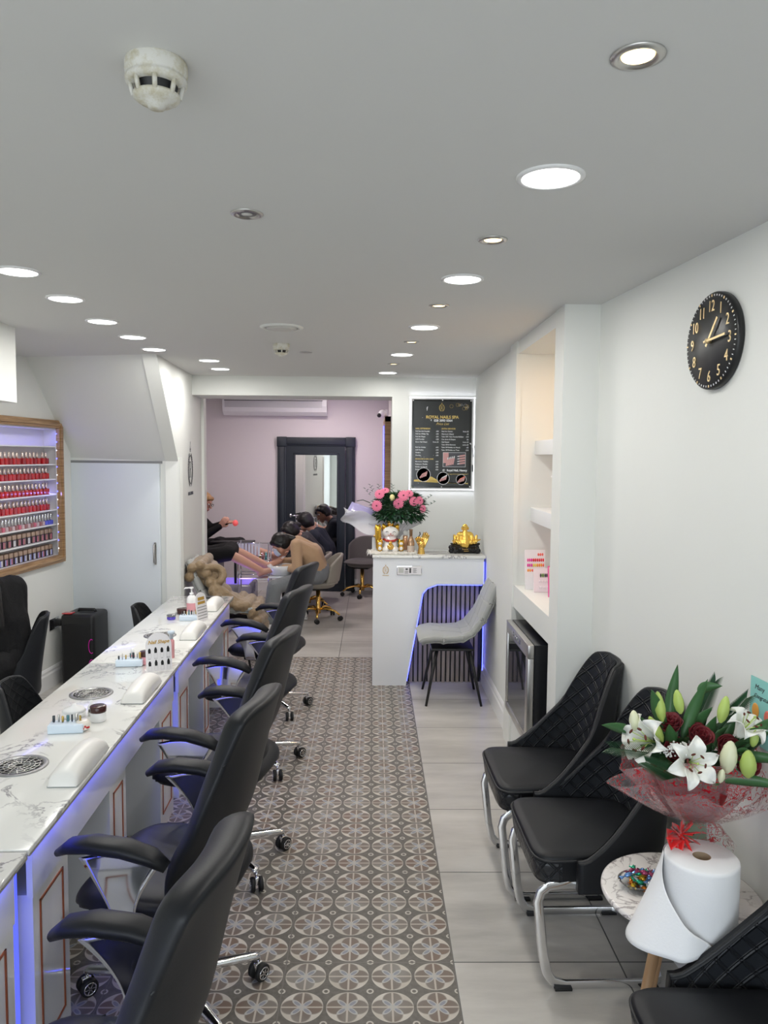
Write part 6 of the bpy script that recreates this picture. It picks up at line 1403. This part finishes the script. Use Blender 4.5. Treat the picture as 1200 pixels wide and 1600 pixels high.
for k in range(14): a = 2*PI*k/14; b.tube([tie+Vector((.02*math.cos(a), .02*math.sin(a), 0)), Vector((.94+.10*math.cos(a), 2.18+.07*math.sin(a), .93))], .004, M_stem, n=6)
b.tube([tie+Vector((0, 0, .02)), (1.0, 2.26, .545)], [.026, .04], M_stem, n=12); b.build('stems', bq)
M_cel = wrap_mat('red_printed_cellophane', (.62, .38, .40), (.50, .01, .02), .22); M_celc = wrap_mat('clear_cellophane', (.8, .8, .82), (.55, .02, .03), .12); M_redp = mat('red_satin_paper', (.22, .012, .015), .4)
def cel(u, w_, rt, ph, h, cx=-.05, dy=-.05, amp=.09):
    a = 2*PI*u; rad = .034+(rt-.034)*w_**.62; ruf = 1+amp*math.sin(6*a+ph)*w_+.05*math.sin(13*a+2*ph)*w_
    return (tie.x+cx*w_+1.15*rad*ruf*math.cos(a), min(2.42, tie.y+dy*w_+.80*rad*ruf*math.sin(a)), tie.z-.01+h*w_*(1+.12*math.sin(3*a+ph)+.04*math.sin(9*a)))
lim = lambda f: (lambda u, w_: (min(f(u, w_)[0], 1.150-.098*(f(u, w_)[1]-2.2)), f(u, w_)[1], f(u, w_)[2]))
b = MB(); b.sheet(lim(lambda u, w_: cel(u, w_, .175, .4, .225)), 110, 16, M_cel, thick=.0004, wrap=True); b.build('red_cellophane', bq)
b = MB(); b.sheet(lim(lambda u, w_: cel(u, w_, .205, 2.1, .165, -.03, -.08, .13)), 110, 16, M_celc, thick=.0004, wrap=True); b.build('clear_cellophane', bq)
b = MB(); b.sheet(lim(lambda u, w_: cel(u, w_, .105, 1.0, .15)), 90, 12, M_redp, thick=.0008, wrap=True)
b.build('red_paper', bq)
b = MB(); b.sheet(lambda u, w_: (tie.x+.02+(.03+.075*w_)*math.cos(2*PI*u)*(1+.15*math.sin(8*PI*u)), tie.y+(.03+.05*w_)*math.sin(2*PI*u), tie.z-.10*w_), 60, 8, M_celc, thick=.0005, wrap=True); b.build('wrap_tail', bq)
b = MB(); M_rib = mat('red_ribbon', (.70, .01, .012), .25, sheen=.3)
for k in range(9):
    a = 2*PI*k/9; c_ = Vector((.872, 2.08, .765)); 
    b.tube([c_, c_+Vector((.035*math.cos(a), -.012, .035*math.sin(a))), c_+Vector((.045*math.cos(a+.35), -.03, .045*math.sin(a+.35))), c_+Vector((.012*math.cos(a+.5), -.02, .012*math.sin(a+.5)))], 1, M_rib, n=6, sec=(.0012, .011))
b.tube([(.872, 2.08, .75), (.89, 2.06, .70), (.875, 2.05, .655)], 1, M_rib, n=6, sec=(.001, .012)); b.tube([(.875, 2.08, .75), (.92, 2.07, .71), (.93, 2.06, .68)], 1, M_rib, n=6, sec=(.001, .012)); b.tube([tuple(tie), (.90, 2.10, .762)], .004, M_rib, n=6); b.build('ribbon_bow', bq)

# paper roll
M_paper = mat('soft_paper', (.84, .85, .87), .85, sheen=.2); v, x, y, z = coords(M_paper); bump(M_paper, noise_tex(M_paper, v, 160, 2), .25, .002)
pr_ = thing('paper_towel_roll', 'large white paper roll standing on the marble side table', 'paper roll', (.912, 2.02, .533))
b = MB(); b.lathe([(.024, .195), (.092, .197), (.097, .192), (.098, .185), (.098, .010), (.095, 0), (.024, 0), (.024, .195)], M_paper, n=64, cap=False); b.build('roll', pr_)
b = MB(); b.lathe([(.0245, .002), (.0245, .1945), (.0215, .1945), (.0215, .002), (.0245, .002)], mat('card_core', (.33, .25, .17), .8), n=32, cap=False); b.build('card_core', pr_)
def flap(u, w_):
    # the outer sheet peels off along a slanting free edge and flares over the table edge; w_=1 is the top
    k = 1-w_; a_free = 168+104*k; a = a_free+(85-a_free)*u; fl = 0
    pts_ = [(60, 0), (120, .035), (180, .100), (227, .062), (262, .012), (275, .001), (400, 0)]
    for (a0, f0), (a1, f1) in zip(pts_, pts_[1:]):
        if a0 <= a <= a1: q = (a-a0)/(a1-a0); q = q*q*(3-2*q); fl = f0+(f1-f0)*q
    r_ = .0995+fl*k**1.15; a = math.radians(a)
    return (r_*math.cos(a), r_*math.sin(a), .193-.20*k-.035*k*fl/.1)
b = MB(); b.sheet(flap, 48, 20, M_paper, thick=.0006); b.build('loose_sheet', pr_)

# glass dish with wrapped sweets
t = thing('sweet_dish', 'shallow clear glass dish of wrapped sweets on the side table', 'dish', (.818, 2.205, .533)); b = MB(); b.lathe([(.0, .002), (.035, .002), (.062, .012), (.072, .022), (.070, .024), (.060, .015), (.034, .005), (0, .005)], M_gls, n=40, squash=(1, .8)); b.build('glass_dish', t)
sw = [mat('foil_%s' % n_, c_, .15, metal=.6) for n_, c_ in [('yellow', (.9, .6, .05)), ('green', (.02, .35, .2)), ('plum', (.3, .05, .12)), ('orange', (.8, .25, .03)), ('silver', (.7, .75, .8)), ('blue', (.15, .3, .6))]]
sl = ['yellow', 'green', 'plum', 'orange', 'silver', 'blue']
protos = []
for k, m_ in enumerate(sw):
    b = MB(); b.ball((0, 0, 0), (.013, .008, .007), m_, 10); o = b.build('wrapped_sweet'); b = MB()
    for sg in (-1, 1): b.sheet(lambda u, w_: (sg*(.010+.016*w_), (u-.5)*(.004+.022*w_), .004*math.sin(12*u)*w_), 8, 3, m_, thick=.0004)
    b.build('twisted_ends', o); protos.append(o)
k = 0
for i in range(20):
    a = i*2.4; r_ = .046*math.sqrt(i/20); loc = (.818+r_*math.cos(a), 2.205+.8*r_*math.sin(a), .545+.012*(i % 3)+.014*(r_ < .02))
    c_ = i % 6; o = protos[c_] if i < 6 else dup(protos[c_]); o.location = loc; o.rotation_euler = (lr.uniform(-.5, .5), lr.uniform(-.5, .5), lr.uniform(0, 6))
    o['label'] = '%s foil wrapped sweet in the glass dish' % sl[c_]; o['category'] = 'sweet'; o['group'] = '%s sweets in the dish' % sl[c_]

# greeting card on the right wall
t = thing('greeting_card', 'turquoise congratulations card with balloons on the wall beside the lilies', 'card'); t.matrix_world = wall_frame(right_wall(2.19, 1.065, .004), fn)
b = MB(); b.box(-.075, .075, -.10, .10, 0, .002, mat('turquoise_card', (.28, .62, .58), .5)); b.build('card', t)
b = MB(); b.text('Many', .022, M_ink, TR(-.03, .066, .0024), ext=.0003, shear=.3); b.text('Congratulations', .019, M_ink, TR(0, .040, .0024), ext=.0003, shear=.3, squeeze=.9); b.build('handwriting', t)
b = MB(); bc = [mat('balloon_orange', (.85, .40, .08), .4), mat('balloon_coral', (.85, .2, .15), .4), mat('balloon_cream', (.8, .75, .6), .4)]
for k, (x_, y_) in enumerate([(-.045, .0), (.015, -.005), (.045, -.045), (-.02, -.055)]): b.ball((x_, y_, .0025), (.018, .024, .0012), bc[k % 3], 14); b.box(x_-.0006, x_+.0006, y_-.05, y_-.024, .002, .003, M_white)
b.build('balloon_print', t)

# ================================================================ party speaker, sockets
sp = thing('party_speaker', 'tall black loudspeaker standing by the cupboard door', 'speaker', (-2.275, 6.03, 0), -.08)
b = MB(); b.box(-.135, .135, -.14, .14, .012, .575, M_black, bev=.03); b.build('cabinet', sp)
b = MB(); b.box(-.11, .11, -.143, -.136, .05, .50, mat('speaker_grille', (.006, .006, .007), .7), bev=.003); b.build('grille', sp)
b = MB(); b.box(-.125, -.05, -.13, -.06, .574, .582, M_red, bev=.003); b.build('red_control', sp)
b = MB(); b.tube([(-.05, 0, .572), (-.045, 0, .590), (.08, 0, .590), (.09, 0, .572)], .012, M_black); b.build('handle', sp)
M_mag = mat('magenta_light', (.5, 0, .3), .4, emit=(.8, 0, .45), es=.12)
for z_ in (.33, .17):
    b = MB(); b.tube([(.115+.022*math.cos(a), -.1445, z_+.055*math.sin(a)) for a in [PI*.35+PI*1.3*k/16 for k in range(17)]], .003, M_mag, n=6); b.build('magenta_ring', sp)
for xx in (-.09, .09): b = MB(); b.box(xx-.03, xx+.03, -.10, .10, 0, .014, M_rubber); b.build('foot', sp)
def left_plate(name, label, s, z, w_, h, m, n):
    t = thing(name, label, 'socket'); t.matrix_world = TR(*on_left(s, 0, z)) @ RZ(math.atan2(dx_.y, dx_.x)); b = MB(); b.box(-w_/2, w_/2, .0, .008, -h/2, h/2, m, bev=.002); b.build('plate', t)
    for k in range(n):
        b = MB(); c_ = -w_/2+w_*(k+.5)/n; b.box(c_-.025, c_+.025, .0078, .009, -.03, .03, M_black if m is not M_white else M_white); b.build('socket_face', t)
    return t
left_plate('double_socket', 'chrome and black double socket on the left wall beside the loudspeaker', .35, .487, .15, .088, M_chrome, 2)
left_plate('blank_plate', 'white blank wall plate left of the chrome socket', .52, .455, .088, .088, M_white, 1)
t = thing('plug_cable', 'black plug and lead from the chrome socket to the loudspeaker', 'cable'); b = MB(); q_ = on_left(.31, .03, .49); b.box(-.025, .025, -.025, .025, -.025, .025, M_black, M=TR(*q_), bev=.005); b.build('plug', t)
b = MB(); b.tube([q_+V(0.01, 0, 0), q_+V(.05, -.02, -.06), q_+V(.04, 0, -.12), q_+V(.06, .03, -.08), q_+V(.09, .05, -.02)], .004, M_black, n=6); b.build('lead', t)

# back room lamps: an added violet fill, two unseen warm ceiling lamps
for (x_, y_, l) in [(-1.5, 8.4, 'round ceiling lamp of the back room, hidden behind the beam'), (-.6, 9.3, 'second round ceiling lamp of the back room, hidden behind the beam')]:
    t = thing('ceiling_light', l, 'ceiling light', (x_, y_, 2.66)); b = MB(); b.lathe([(.16, 0), (.16, -.03), (0, -.035)], M_lamp, n=40); b.build('diffuser', t)
    area_light('back_room_lamp', (x_, y_, 2.61), .3, .3, 16, (1, .86, .84), (x_, y_, 0), 'DISK')
area_light('violet_wall_fill', (.08, 8.9, 1.75), 1.0, .9, 5, (.62, .38, 1), (-.6, 10.3, 1.6))  # unseen violet panel added to tint the far wall
